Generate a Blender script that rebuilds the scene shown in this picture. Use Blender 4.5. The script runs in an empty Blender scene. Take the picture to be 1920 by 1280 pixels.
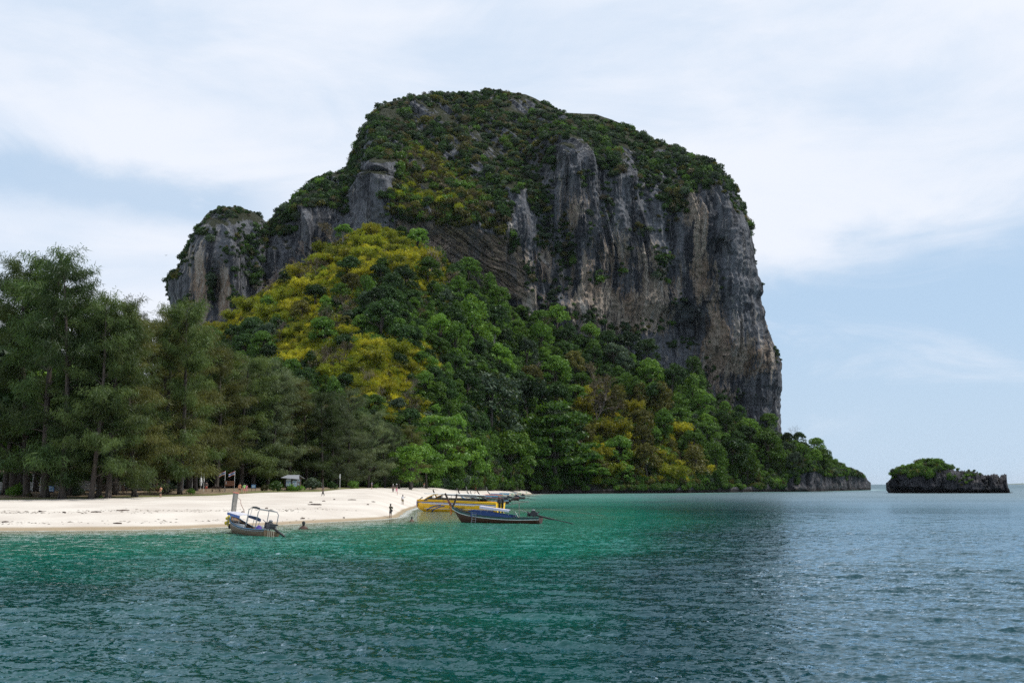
import bpy, bmesh, math, random
import numpy as np
from mathutils import Vector, Matrix

# ------------------------------------------------------------------ camera
scene = bpy.context.scene
COL = scene.collection
F = 35.0 / 36.0 * 1920.0
HZ = 907.5
ALPHA = math.atan((HZ - 640.0) / F)
CAMZ = 4.0
cam_data = bpy.data.cameras.new("camera")
cam_data.lens = 35.0
cam_data.sensor_width = 36.0
cam_data.clip_start = 0.3
cam_data.clip_end = 200000.0
cam = bpy.data.objects.new("camera", cam_data)
COL.objects.link(cam)
cam.location = (0, 0, CAMZ)
cam.rotation_euler = (math.pi / 2 + ALPHA, 0, 0)
scene.camera = cam

# ------------------------------------------------------------------ sky, sun, exposure
SUN_EL = math.radians(61.0)
SUN_AZ = math.radians(82.0)      # from +Y towards +X
scene.view_settings.view_transform = 'Standard'
scene.view_settings.look = 'None'
scene.view_settings.exposure = 0.0
scene.view_settings.gamma = 1.0
scene.view_settings.use_curve_mapping = False
scene.cycles.max_bounces = 6
scene.cycles.diffuse_bounces = 2
scene.cycles.glossy_bounces = 2
scene.cycles.transmission_bounces = 3
scene.cycles.transparent_max_bounces = 6
scene.cycles.volume_bounces = 0
scene.cycles.use_denoising = False
scene.cycles.use_adaptive_sampling = False

sun_data = bpy.data.lights.new("sun", 'SUN')
sun_data.energy = 4.0
sun_data.angle = math.radians(0.6)
sun_data.color = (1.0, 0.95, 0.87)
sun = bpy.data.objects.new("sun", sun_data)
COL.objects.link(sun)
sd_ = Vector((math.sin(SUN_AZ) * math.cos(SUN_EL), math.cos(SUN_AZ) * math.cos(SUN_EL), math.sin(SUN_EL)))
sun.rotation_euler = sd_.to_track_quat('Z', 'Y').to_euler()
sun.location = (60, 0, 300)

world = bpy.data.worlds.new("World")
scene.world = world
world.use_nodes = True
wn = world.node_tree
wn.nodes.clear()
SKY_STRENGTH = 0.115


class NB:
    """small node-graph helper"""
    def __init__(self, tree):
        self.t = tree

    def n(self, kind, **kw):
        nd = self.t.nodes.new(kind)
        for k, v in kw.items():
            setattr(nd, k, v)
        return nd

    def link(self, a, b):
        self.t.links.new(a, b)

    def setin(self, sock, v):
        if hasattr(v, 'is_linked') or isinstance(v, bpy.types.NodeSocket):
            self.link(v, sock)
        else:
            if isinstance(v, (tuple, list)) and len(v) == 3 and sock.type == 'RGBA':
                v = (*v, 1.0)
            sock.default_value = v

    def m(self, op, a, b=0.0, c=0.0, clamp=False):
        nd = self.n('ShaderNodeMath', operation=op, use_clamp=clamp)
        self.setin(nd.inputs[0], a)
        self.setin(nd.inputs[1], b)
        self.setin(nd.inputs[2], c)
        return nd.outputs[0]

    def smooth(self, v, lo, hi, to0=0.0, to1=1.0, kind='SMOOTHSTEP'):
        nd = self.n('ShaderNodeMapRange', interpolation_type=kind)
        self.setin(nd.inputs['Value'], v)
        nd.inputs['From Min'].default_value = lo
        nd.inputs['From Max'].default_value = hi
        nd.inputs['To Min'].default_value = to0
        nd.inputs['To Max'].default_value = to1
        return nd.outputs['Result']

    def mix(self, f, a, b, blend='MIX'):
        nd = self.n('ShaderNodeMix', data_type='RGBA', blend_type=blend)
        self.setin(nd.inputs[0], f)
        self.setin(nd.inputs[6], a)
        self.setin(nd.inputs[7], b)
        return nd.outputs[2]

    def noise(self, vec, scale, detail=4.0, rough=0.55, dist=0.0, out=0):
        nd = self.n('ShaderNodeTexNoise')
        if vec is not None:
            self.link(vec, nd.inputs['Vector'])
        nd.inputs['Scale'].default_value = scale
        nd.inputs['Detail'].default_value = detail
        nd.inputs['Roughness'].default_value = rough
        nd.inputs['Distortion'].default_value = dist
        return nd.outputs[out]

    def mapping(self, vec, scale=(1, 1, 1), loc=(0, 0, 0), rot=(0, 0, 0)):
        nd = self.n('ShaderNodeMapping')
        self.link(vec, nd.inputs['Vector'])
        nd.inputs['Scale'].default_value = scale
        nd.inputs['Location'].default_value = loc
        nd.inputs['Rotation'].default_value = rot
        return nd.outputs[0]

    def attr(self, name, out='Fac'):
        nd = self.n('ShaderNodeAttribute', attribute_name=name)
        return nd.outputs[out]


def build_world():
    b = NB(wn)
    out = b.n('ShaderNodeOutputWorld')
    bg = b.n('ShaderNodeBackground')
    bg.inputs['Strength'].default_value = SKY_STRENGTH
    b.link(bg.outputs[0], out.inputs[0])
    sky = b.n('ShaderNodeTexSky', sky_type='NISHITA')
    sky.sun_disc = False
    sky.sun_elevation = SUN_EL
    sky.sun_rotation = SUN_AZ
    sky.altitude = 0.0
    sky.air_density = 1.0
    sky.dust_density = 1.0
    sky.ozone_density = 1.0
    tc = b.n('ShaderNodeTexCoord')
    sp = b.n('ShaderNodeSeparateXYZ')
    b.link(tc.outputs['Generated'], sp.inputs[0])
    X, Y, Z = sp.outputs
    az = b.m('ARCTAN2', X, Y)
    el = b.m('ARCSINE', Z)
    ab = b.m('ABSOLUTE', el)
    # cloud texture coordinates: azimuth and elevation, streaks nearly horizontal
    cv = b.n('ShaderNodeCombineXYZ')
    b.setin(cv.inputs[0], b.m('SINE', az))
    b.setin(cv.inputs[1], b.m('MULTIPLY', b.m('COSINE', az), 1.0))
    b.setin(cv.inputs[2], b.m('MULTIPLY', el, 2.8))
    vec = b.mapping(cv.outputs[0], rot=(0.0, 0.22, 0.0))
    n1 = b.noise(vec, 1.6, 7, 0.55, 0.35)
    n2 = b.noise(b.mapping(cv.outputs[0], loc=(3.1, 1.7, 0.4), rot=(0, 0.35, 0)), 5.0, 6, 0.6, 0.6)
    nn = b.m('ADD', b.m('MULTIPLY', n1, 0.7), b.m('MULTIPLY', n2, 0.3))
    # elevation at which the white veil begins, per azimuth (radians)
    # the veil is high on the clear side, low on the other
    edge = b.smooth(az, -0.25, 0.35, 0.02, 0.235)
    t = b.m('SUBTRACT', ab, edge)
    t = b.m('ADD', t, b.m('MULTIPLY', b.m('SUBTRACT', nn, 0.5), 0.38))
    veil = b.smooth(t, -0.035, 0.06)
    veil = b.m('MULTIPLY', veil, b.smooth(nn, 0.28, 0.62, 0.55, 1.0))
    # a gap of clear blue through the veil on one side
    gapc = b.m('ADD', b.m('MULTIPLY', az, -0.01), 0.266)
    gd = b.m('SUBTRACT', ab, gapc)
    gd = b.m('ADD', gd, b.m('MULTIPLY', b.m('SUBTRACT', n2, 0.5), 0.06))
    gap = b.m('SUBTRACT', 1.0, b.smooth(b.m('ABSOLUTE', gd), 0.006, 0.040))
    gap = b.m('MULTIPLY', gap, b.smooth(az, -0.18, -0.30))
    veil = b.m('MULTIPLY', veil, b.m('SUBTRACT', 1.0, b.m('MULTIPLY', gap, 0.75)))
    veil = b.m('MAXIMUM', veil, b.smooth(n2, 0.46, 0.72, 0.0, 0.45))
    # clear-air colour: sky texture, whitened low down by the humid air
    blue = b.mix(b.smooth(ab, 0.0, 0.35, 0.92, 0.86), sky.outputs[0], (4.3, 5.85, 7.7))
    blue = b.mix(b.smooth(ab, 0.02, 0.17, 0.7, 0.0), blue, (4.9, 6.15, 7.5))
    cloud = b.mix(b.smooth(nn, 0.38, 0.62), (6.6, 7.4, 8.6), (7.8, 8.15, 8.9))
    col = b.mix(b.m('MULTIPLY', veil, 0.95), blue, cloud)
    b.link(col, bg.inputs[0])


build_world()

# ------------------------------------------------------------------ helpers
rng = np.random.default_rng(7)
random.seed(7)
SA, CA = math.sin(ALPHA), math.cos(ALPHA)


def P(px, py, Y):
    """point at distance Y straight ahead that is seen at pixel (px, py) of the 1920x1280 photograph"""
    x = (np.asarray(px, float) - 960.0) / F
    y = (640.0 - np.asarray(py, float)) / F
    t = Y / (CA - y * SA)
    return np.stack(np.broadcast_arrays(t * x, Y + 0 * t, CAMZ + t * (SA + y * CA)), -1)


def PIX(p):
    p = np.asarray(p, float)
    d = p - np.array([0, 0, CAMZ])
    f = d[..., 1] * CA + d[..., 2] * SA
    u = -d[..., 1] * SA + d[..., 2] * CA
    return 960.0 + F * d[..., 0] / f, 640.0 - F * u / f


def HIT0(px, py, z=0.0):
    x = (px - 960.0) / F
    y = (640.0 - py) / F
    t = (z - CAMZ) / (SA + y * CA)
    return t * x, t * (CA - y * SA)


_T = np.random.default_rng(11).random((64, 64, 64)).astype(np.float32) * 2 - 1


def vn(x, y, z):
    x = np.asarray(x, np.float32); y = np.asarray(y, np.float32); z = np.asarray(z, np.float32)
    x, y, z = np.broadcast_arrays(x, y, z)
    xi = np.floor(x); yi = np.floor(y); zi = np.floor(z)
    fx = x - xi; fy = y - yi; fz = z - zi
    fx = fx * fx * (3 - 2 * fx); fy = fy * fy * (3 - 2 * fy); fz = fz * fz * (3 - 2 * fz)
    x0 = xi.astype(np.int32) & 63; y0 = yi.astype(np.int32) & 63; z0 = zi.astype(np.int32) & 63
    x1 = (x0 + 1) & 63; y1 = (y0 + 1) & 63; z1 = (z0 + 1) & 63
    a = _T[x0, y0, z0] * (1 - fx) + _T[x1, y0, z0] * fx
    b = _T[x0, y1, z0] * (1 - fx) + _T[x1, y1, z0] * fx
    c = _T[x0, y0, z1] * (1 - fx) + _T[x1, y0, z1] * fx
    d = _T[x0, y1, z1] * (1 - fx) + _T[x1, y1, z1] * fx
    a = a * (1 - fy) + b * fy
    c = c * (1 - fy) + d * fy
    return a * (1 - fz) + c * fz


def fbm(x, y, z, o=4, g=0.5):
    s = 0; a = 1.0; n = 0
    for i in range(o):
        s = s + a * vn(x * 2 ** i + 17.3 * i, y * 2 ** i + 5.1 * i, z * 2 ** i + 9.7 * i)
        n += a; a *= g
    return s / n


def sstep(a, b, x):
    t = np.clip((x - a) / (b - a), 0, 1)
    return t * t * (3 - 2 * t)


def itp(x, table):
    t = np.array(table, float)
    return np.interp(x, t[:, 0], t[:, 1])


def inpoly(px, py, poly):
    px = np.asarray(px, float); py = np.asarray(py, float)
    r = np.zeros(px.shape, bool)
    n = len(poly)
    for i in range(n):
        x0, y0 = poly[i]; x1, y1 = poly[(i + 1) % n]
        if y0 == y1:
            continue
        c = ((y0 > py) != (y1 > py)) & (px < (x1 - x0) * (py - y0) / (y1 - y0) + x0)
        r ^= c
    return r


def mesh_np(name, v, f, mat=None, smooth=False, attrs=None):
    v = np.ascontiguousarray(v, np.float32).reshape(-1, 3)
    f = np.ascontiguousarray(f, np.int32)
    k = f.shape[1]
    me = bpy.data.meshes.new(name)
    me.vertices.add(len(v)); me.vertices.foreach_set('co', v.ravel())
    me.loops.add(f.size); me.loops.foreach_set('vertex_index', f.ravel())
    me.polygons.add(len(f))
    me.polygons.foreach_set('loop_start', np.arange(0, f.size, k, dtype=np.int32))
    me.polygons.foreach_set('loop_total', np.full(len(f), k, np.int32))
    if smooth:
        me.polygons.foreach_set('use_smooth', np.ones(len(f), bool))
    for an, av in (attrs or {}).items():
        at = me.attributes.new(an, 'FLOAT', 'POINT')
        at.data.foreach_set('value', np.ascontiguousarray(av, np.float32).ravel())
    me.update(calc_edges=True)
    me.validate()
    if mat is not None:
        me.materials.append(mat)
    return me


def link(name, me, parent=None):
    o = bpy.data.objects.new(name, me)
    COL.objects.link(o)
    if parent is not None:
        o.parent = parent
    return o


def tag(o, label=None, cat=None, group=None, kind=None):
    if label: o['label'] = label
    if cat: o['category'] = cat
    if group: o['group'] = group
    if kind: o['kind'] = kind
    return o


def thing(name, label, cat, loc=(0, 0, 0), rz=0.0, group=None):
    o = bpy.data.objects.new(name, None)
    COL.objects.link(o)
    o.empty_display_size = 0.3
    o.location = loc
    o.rotation_euler = (0, 0, rz)
    return tag(o, label, cat, group)


def grid_faces(nr, nc):
    a = np.arange(nr * nc).reshape(nr, nc)
    return np.stack([a[:-1, :-1], a[:-1, 1:], a[1:, 1:], a[1:, :-1]], -1).reshape(-1, 4)


def gnormals(g):
    du = np.gradient(g, axis=1); dv = np.gradient(g, axis=0)
    n = np.cross(du, dv)
    n /= np.linalg.norm(n, axis=-1, keepdims=True) + 1e-9
    return n


class MB:
    """collects simple solids into one mesh (for one part)"""
    def __init__(self):
        self.v = []; self.f = []

    def add(self, vs, fs):
        o = len(self.v)
        self.v += [tuple(p) for p in vs]
        self.f += [tuple(i + o for i in q) for q in fs]
        return self

    def box(self, c, s, rot=None, taper=1.0):
        hx, hy, hz = s[0] / 2, s[1] / 2, s[2] / 2
        vs = []
        for z in (-1, 1):
            k = taper if z > 0 else 1.0
            for x, y in ((-1, -1), (1, -1), (1, 1), (-1, 1)):
                vs.append(Vector((x * hx * k, y * hy * k, z * hz)))
        if rot is not None:
            vs = [rot @ p for p in vs]
        vs = [p + Vector(c) for p in vs]
        return self.add(vs, [(3, 2, 1, 0), (4, 5, 6, 7), (0, 1, 5, 4), (1, 2, 6, 5), (2, 3, 7, 6), (3, 0, 4, 7)])

    def tube(self, pts, r, n=8, cap=True):
        pts = [Vector(p) for p in pts]
        if not hasattr(r, '__len__'):
            r = [r] * len(pts)
        base = len(self.v)
        up = Vector((0, 0, 1))
        for i, p in enumerate(pts):
            d = (pts[min(i + 1, len(pts) - 1)] - pts[max(i - 1, 0)])
            d = d.normalized() if d.length > 1e-9 else Vector((0, 0, 1))
            ref = up if abs(d.dot(up)) < 0.95 else Vector((1, 0, 0))
            a = d.cross(ref).normalized(); b = d.cross(a)
            for k in range(n):
                t = 2 * math.pi * k / n
                self.v.append(tuple(p + (a * math.cos(t) + b * math.sin(t)) * r[i]))
        for i in range(len(pts) - 1):
            for k in range(n):
                k2 = (k + 1) % n
                self.f.append((base + i * n + k, base + i * n + k2, base + (i + 1) * n + k2, base + (i + 1) * n + k))
        if cap:
            self.f.append(tuple(base + k for k in range(n))[::-1])
            self.f.append(tuple(base + (len(pts) - 1) * n + k for k in range(n)))
        return self

    def ball(self, c, r, n=10, m=7, squash=(1, 1, 1)):
        base = len(self.v)
        for i in range(m + 1):
            th = math.pi * i / m
            for k in range(n):
                ph = 2 * math.pi * k / n
                self.v.append((c[0] + r * squash[0] * math.sin(th) * math.cos(ph), c[1] + r * squash[1] * math.sin(th) * math.sin(ph), c[2] + r * squash[2] * math.cos(th)))
        for i in range(m):
            for k in range(n):
                k2 = (k + 1) % n
                self.f.append((base + i * n + k, base + (i + 1) * n + k, base + (i + 1) * n + k2, base + i * n + k2))
        return self

    def plate(self, outline, thick, axis=(0, 1, 0)):
        """flat polygon (list of 3d points) extruded by thick along axis"""
        a = Vector(axis) * thick
        n = len(outline)
        vs = [Vector(p) - a / 2 for p in outline] + [Vector(p) + a / 2 for p in outline]
        fs = [tuple(range(n))[::-1], tuple(range(n, 2 * n))]
        for i in range(n):
            j = (i + 1) % n
            fs.append((i, j, n + j, n + i))
        return self.add(vs, fs)

    def mesh(self, name, mat, smooth=False, bevel=0.0):
        me = bpy.data.meshes.new(name)
        me.from_pydata(self.v, [], self.f)
        bm = bmesh.new(); bm.from_mesh(me)
        bmesh.ops.remove_doubles(bm, verts=bm.verts, dist=1e-5)
        if bevel > 0:
            try:
                bmesh.ops.bevel(bm, geom=[e for e in bm.edges if e.is_manifold and e.calc_face_angle(0) > 0.6], offset=bevel, segments=1, affect='EDGES')
            except Exception:
                pass
        bmesh.ops.recalc_face_normals(bm, faces=bm.faces)
        if smooth:
            for f in bm.faces: f.smooth = True
        bm.to_mesh(me); bm.free()
        me.materials.append(mat)
        return me

    def obj(self, name, mat, parent=None, smooth=False, bevel=0.0):
        return link(name, self.mesh(name, mat, smooth, bevel), parent)


def copy_tree(o, parent=None):
    c = o.copy(); COL.objects.link(c); c.parent = parent
    for ch in o.children:
        copy_tree(ch, c)
    return c


# ------------------------------------------------------------------ materials
def new_mat(name):
    m = bpy.data.materials.new(name); m.use_nodes = True
    m.node_tree.nodes.clear()
    b = NB(m.node_tree)
    out = b.n('ShaderNodeOutputMaterial')
    return m, b, out


_mc = {}


def paint(name, col, rough=0.55, spec=0.4, wear=0.25, scale=6.0, metal=0.0):
    """plain painted or cloth surface with some uneven wear"""
    key = name
    if key in _mc:
        return _mc[key]
    m, b, out = new_mat(name)
    p = b.n('ShaderNodeBsdfPrincipled')
    tc = b.n('ShaderNodeTexCoord')
    n = b.noise(tc.outputs['Object'], scale, 5, 0.6)
    n2 = b.noise(tc.outputs['Object'], scale * 7, 3, 0.6)
    d = tuple(c * (1 - wear) for c in col)
    l = tuple(min(1, c * (1 + wear * 0.5)) for c in col)
    c = b.mix(b.smooth(n, 0.3, 0.7), d, l)
    c = b.mix(b.smooth(n2, 0.55, 0.8, 0, wear), c, tuple(x * 0.5 + 0.03 for x in col))
    b.link(c, p.inputs['Base Color'])
    p.inputs['Roughness'].default_value = rough
    p.inputs['Specular IOR Level'].default_value = spec
    p.inputs['Metallic'].default_value = metal
    b.link(p.outputs[0], out.inputs[0])
    _mc[key] = m
    return m


def wood(name, c1, c2, scale=(1, 9, 9), rough=0.6):
    if name in _mc:
        return _mc[name]
    m, b, out = new_mat(name)
    p = b.n('ShaderNodeBsdfPrincipled')
    tc = b.n('ShaderNodeTexCoord')
    v = b.mapping(tc.outputs['Object'], scale=scale)
    n = b.noise(v, 2.0, 6, 0.65, 0.4)
    c = b.mix(b.smooth(n, 0.3, 0.7), c1, c2)
    n2 = b.noise(tc.outputs['Object'], 1.4, 4, 0.6)
    c = b.mix(b.smooth(n2, 0.5, 0.75, 0, 0.5), c, tuple(x * 0.55 for x in c1))
    b.link(c, p.inputs['Base Color'])
    p.inputs['Roughness'].default_value = rough
    p.inputs['Specular IOR Level'].default_value = 0.3
    b.link(p.outputs[0], out.inputs[0])
    _mc[name] = m
    return m


def leaf_mat(name, c1, c2, c3, trans=0.3, use_obj_color=False):
    """c1 dark, c2 mid, c3 light hue of the leaves; varies from clump to clump and from plant to plant"""
    m, b, out = new_mat(name)
    oi = b.n('ShaderNodeObjectInfo')
    geo = b.n('ShaderNodeNewGeometry')
    lv = b.attr('lv')
    big = b.noise(geo.outputs['Position'], 0.33, 3, 0.55)
    r = oi.outputs['Random']
    k = b.m('ADD', b.m('MULTIPLY', lv, 0.45), b.m('ADD', b.m('MULTIPLY', r, 0.35), b.m('MULTIPLY', b.smooth(big, 0.3, 0.7), 0.35)))
    c = b.mix(b.smooth(k, 0.15, 0.6), c1, c2)
    c = b.mix(b.smooth(k, 0.6, 1.1), c, c3)
    hv = b.m('FRACT', b.m('MULTIPLY', r, 7.31))
    vv = b.n('ShaderNodeVectorMath', operation='SCALE'); b.link(c, vv.inputs[0]); b.link(b.smooth(hv, 0.0, 1.0, 0.55, 1.4, 'LINEAR'), vv.inputs['Scale'])
    c = vv.outputs[0]
    if use_obj_color:
        c = b.mix(1.0, c, oi.outputs['Color'], 'MULTIPLY')
    d = b.n('ShaderNodeBsdfDiffuse'); b.link(c, d.inputs[0])
    tr = b.n('ShaderNodeBsdfTranslucent')
    b.link(b.mix(1.0, c, (1.35, 1.25, 0.55), 'MULTIPLY'), tr.inputs[0])
    gl = b.n('ShaderNodeBsdfGlossy'); gl.inputs['Roughness'].default_value = 0.45
    gl.inputs[0].default_value = (0.8, 0.85, 0.9, 1)
    ms = b.n('ShaderNodeMixShader'); ms.inputs[0].default_value = trans
    b.link(d.outputs[0], ms.inputs[1]); b.link(tr.outputs[0], ms.inputs[2])
    m2 = b.n('ShaderNodeMixShader'); m2.inputs[0].default_value = 0.018
    b.link(ms.outputs[0], m2.inputs[1]); b.link(gl.outputs[0], m2.inputs[2])
    b.link(m2.outputs[0], out.inputs[0])
    return m


def rock_mat():
    m, b, out = new_mat("limestone")
    geo = b.n('ShaderNodeNewGeometry')
    pos = geo.outputs['Position']
    tanm = b.attr('tan'); brown = b.attr('brown'); soil = b.attr('soil')
    # vertical stains run down the face
    wv = b.n('ShaderNodeVectorMath', operation='ADD')
    b.link(pos, wv.inputs[0])
    nv = b.n('ShaderNodeVectorMath', operation='SCALE')
    b.link(b.noise(b.mapping(pos, scale=(0.03, 0.03, 0.05)), 1.0, 3, out=1), nv.inputs[0])
    nv.inputs['Scale'].default_value = 9.0
    b.link(nv.outputs[0], wv.inputs[1])
    s1 = b.noise(b.mapping(wv.outputs[0], scale=(0.16, 0.16, 0.011)), 1.0, 7, 0.62)
    s2 = b.noise(b.mapping(wv.outputs[0], scale=(0.42, 0.42, 0.016), loc=(31, 7, 3)), 1.0, 7, 0.72)
    s3 = b.noise(b.mapping(wv.outputs[0], scale=(0.07, 0.07, 0.03), loc=(3, 17, 3)), 1.0, 5, 0.6)
    fine = b.noise(pos, 0.9, 7, 0.7)
    grey = b.mix(b.smooth(s1, 0.40, 0.58), (0.042, 0.048, 0.061), (0.205, 0.216, 0.245))
    grey = b.mix(b.smooth(s2, 0.56, 0.62, 0, 0.8), grey, (0.42, 0.41, 0.40))
    tan = b.mix(b.smooth(s3, 0.35, 0.65), (0.36, 0.255, 0.18), (0.52, 0.44, 0.36))
    tan = b.mix(b.smooth(s2, 0.53, 0.60, 0, 0.9), tan, (0.06, 0.058, 0.064))
    tan = b.mix(b.smooth(s1, 0.54, 0.66, 0, 0.75), tan, (0.64, 0.60, 0.55))
    k = b.m('ADD', tanm, b.m('MULTIPLY', b.m('SUBTRACT', s1, 0.5), 2.2))
    k = b.m('ADD', k, b.m('MULTIPLY', b.m('SUBTRACT', s3, 0.5), 1.2))
    k = b.m('ADD', k, b.m('MULTIPLY', b.m('SUBTRACT', s2, 0.5), 2.4))
    c = b.mix(b.smooth(k, 0.42, 0.58), grey, tan)
    # bedded brown rock
    sx = b.n('ShaderNodeSeparateXYZ'); b.link(wv.outputs[0], sx.inputs[0])
    qb = b.m('ADD', b.m('MULTIPLY', sx.outputs[2], 0.62), b.m('MULTIPLY', sx.outputs[0], 0.40))
    cb = b.n('ShaderNodeCombineXYZ'); b.link(b.m('MULTIPLY', sx.outputs[0], 0.11), cb.inputs[0]); b.link(b.m('MULTIPLY', sx.outputs[1], 0.11), cb.inputs[1]); b.link(qb, cb.inputs[2])
    bed = b.noise(cb.outputs[0], 1.0, 7, 0.72, 0.5)
    br = b.mix(b.smooth(bed, 0.42, 0.58), (0.11, 0.09, 0.075), (0.55, 0.43, 0.32))
    br = b.mix(b.smooth(s1, 0.45, 0.6, 0, 0.7), br, (0.20, 0.20, 0.21))
    kb = b.m('ADD', brown, b.m('MULTIPLY', b.m('SUBTRACT', s3, 0.5), 1.4))
    c = b.mix(b.smooth(kb, 0.4, 0.6), c, br)
    c = b.mix(b.smooth(fine, 0.35, 0.7, 0.35, 0.0), c, (0.03, 0.032, 0.036))
    # earth and creepers where it is not steep
    soilc = b.mix(b.smooth(fine, 0.35, 0.65), (0.012, 0.018, 0.008), (0.050, 0.056, 0.024))
    ks = b.m('ADD', soil, b.m('MULTIPLY', b.m('SUBTRACT', fine, 0.5), 1.0))
    c = b.mix(b.smooth(ks, 0.4, 0.6), c, soilc)
    # tidal band
    sp = b.n('ShaderNodeSeparateXYZ'); b.link(pos, sp.inputs[0])
    tide = b.smooth(b.m('ADD', sp.outputs[2], b.m('MULTIPLY', fine, 1.0)), 1.4, 2.8, 1.0, 0.0)
    c = b.mix(b.m('MULTIPLY', tide, 0.8), c, (0.032, 0.022, 0.020))
    c = b.mix(b.m('MULTIPLY', b.attr('coast'), 1.0), c, b.mix(1.0, c, (0.62, 0.58, 0.58), 'MULTIPLY'))
    p = b.n('ShaderNodeBsdfPrincipled')
    b.link(c, p.inputs['Base Color'])
    p.inputs['Roughness'].default_value = 0.85
    p.inputs['Specular IOR Level'].default_value = 0.2
    h = b.m('ADD', b.m('MULTIPLY', fine, 1.6), b.m('MULTIPLY', s2, 1.6))
    h = b.m('ADD', h, b.m('MULTIPLY', b.noise(b.mapping(pos, scale=(0.8, 0.8, 0.25)), 1.0, 6, 0.7), 2.2))
    h = b.m('ADD', h, b.m('MULTIPLY', b.m('MULTIPLY', bed, brown), 3.0))
    bp = b.n('ShaderNodeBump'); bp.inputs['Strength'].default_value = 0.9
    bp.inputs['Distance'].default_value = 1.8
    b.link(h, bp.inputs['Height']); b.link(bp.outputs[0], p.inputs['Normal'])
    b.link(p.outputs[0], out.inputs[0])
    return m


ROCK = rock_mat()

# ------------------------------------------------------------------ shoreline and ground heights
_sp = [(0, 994.5), (100, 994.3), (200, 993.5), (320, 991.5), (430, 987), (520, 983.5), (600, 979), (660, 976), (712, 973), (742, 969.5), (752, 963), (760, 957), (778, 951), (800, 944), (850, 935), (900, 931), (950, 928), (985, 926.3)]
SHORE = [(-600.0, 66.0), (-200.0, 80.0)] + [HIT0(a, b_) for a, b_ in _sp] 
FOOT_Y = [(100, 250), (250, 262), (500, 275), (700, 290), (860, 330), (930, 380), (985, 418), (1050, 432), (1120, 438), (1200, 446), (1290, 462), (1345, 486), (1400, 515), (1480, 545), (1520, 556), (1570, 610), (1600, 655), (1632, 705)]
for px_, y_ in FOOT_Y:
    if px_ > 1000:
        SHORE.append((float((px_ - 960) / F * y_ / (CA - (640 - 918) / F * SA)), float(y_)))
SHORE += [(275.0, 745.0), (260.0, 820.0), (-100.0, 900.0), (-600.0, 900.0)]
SH = np.array(SHORE)
_hs = [HIT0(a, b_) for a, b_ in _sp]
_BEAR = np.array([-8.0, -1.2] + [a / b_ for a, b_ in _hs])
_YSH = np.array([66.0, 78.0] + [b_ for a, b_ in _hs])


def shore_sd(x, y):
    """distance to the waterline, positive on land"""
    x = np.asarray(x, float); y = np.asarray(y, float)
    best = np.full(x.shape, 1e9)
    ins = np.zeros(x.shape, bool)
    n = len(SH)
    for i in range(n):
        a = SH[i]; c = SH[(i + 1) % n]
        dx, dy = c[0] - a[0], c[1] - a[1]
        t = np.clip(((x - a[0]) * dx + (y - a[1]) * dy) / (dx * dx + dy * dy), 0, 1)
        d = (x - a[0] - t * dx) ** 2 + (y - a[1] - t * dy) ** 2
        best = np.minimum(best, d)
        if dy != 0:
            ins ^= ((a[1] > y) != (c[1] > y)) & (x < dx * (y - a[1]) / dy + a[0])
    return np.where(ins, 1, -1) * np.sqrt(best)


def ground_z(x, y, detail=True):
    d = shore_sd(x, y)
    x = np.asarray(x, float); y = np.asarray(y, float)
    bear = np.where(y > 1, x / np.maximum(y, 1), -1)
    e = np.maximum(y - np.interp(bear, _BEAR, _YSH), 0)          # distance inland, away from the open sea
    land = np.minimum(2.0 * (1 - np.exp(-e / 17.0)) + 1.25 * sstep(30, 112, e), 3.3 * (1 - np.exp(-np.maximum(d, 0) / 6.5))) 
    off_ = sstep(0.0133, 0.028, bear)
    land = land * (1 - off_) - 1.5 * off_
    sea = -4.0 * (1 - np.exp(np.minimum(d, 0) / 42.0))
    z = np.where(d > 0, land, sea)
    if detail:
        w = np.clip(d / 8.0, 0, 1)
        z = z + w * (0.10 * vn(x / 9.0, y / 4.0, 3.3 + 0 * x) + 0.05 * vn(x / 2.6, y / 1.6, 1.3 + 0 * x))
    return z


def on_ground(px, py):
    """where the line of sight through a pixel meets the beach"""
    y = np.linspace(70, 420, 1400)
    pts = P(px, py, y)
    g = ground_z(pts[:, 0], pts[:, 1])
    k = np.argmax(pts[:, 2] <= g)
    if pts[k, 2] > g[k]:
        k = len(y) - 1
    return Vector((pts[k, 0], pts[k, 1], g[k]))


def at_y(px, Y):
    """ground point at distance Y in the column px"""
    x = float((px - 960) / F * Y / (CA - (640 - 915) / F * SA))
    return Vector((x, Y, float(ground_z(np.array([x]), np.array([Y]))[0])))


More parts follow.
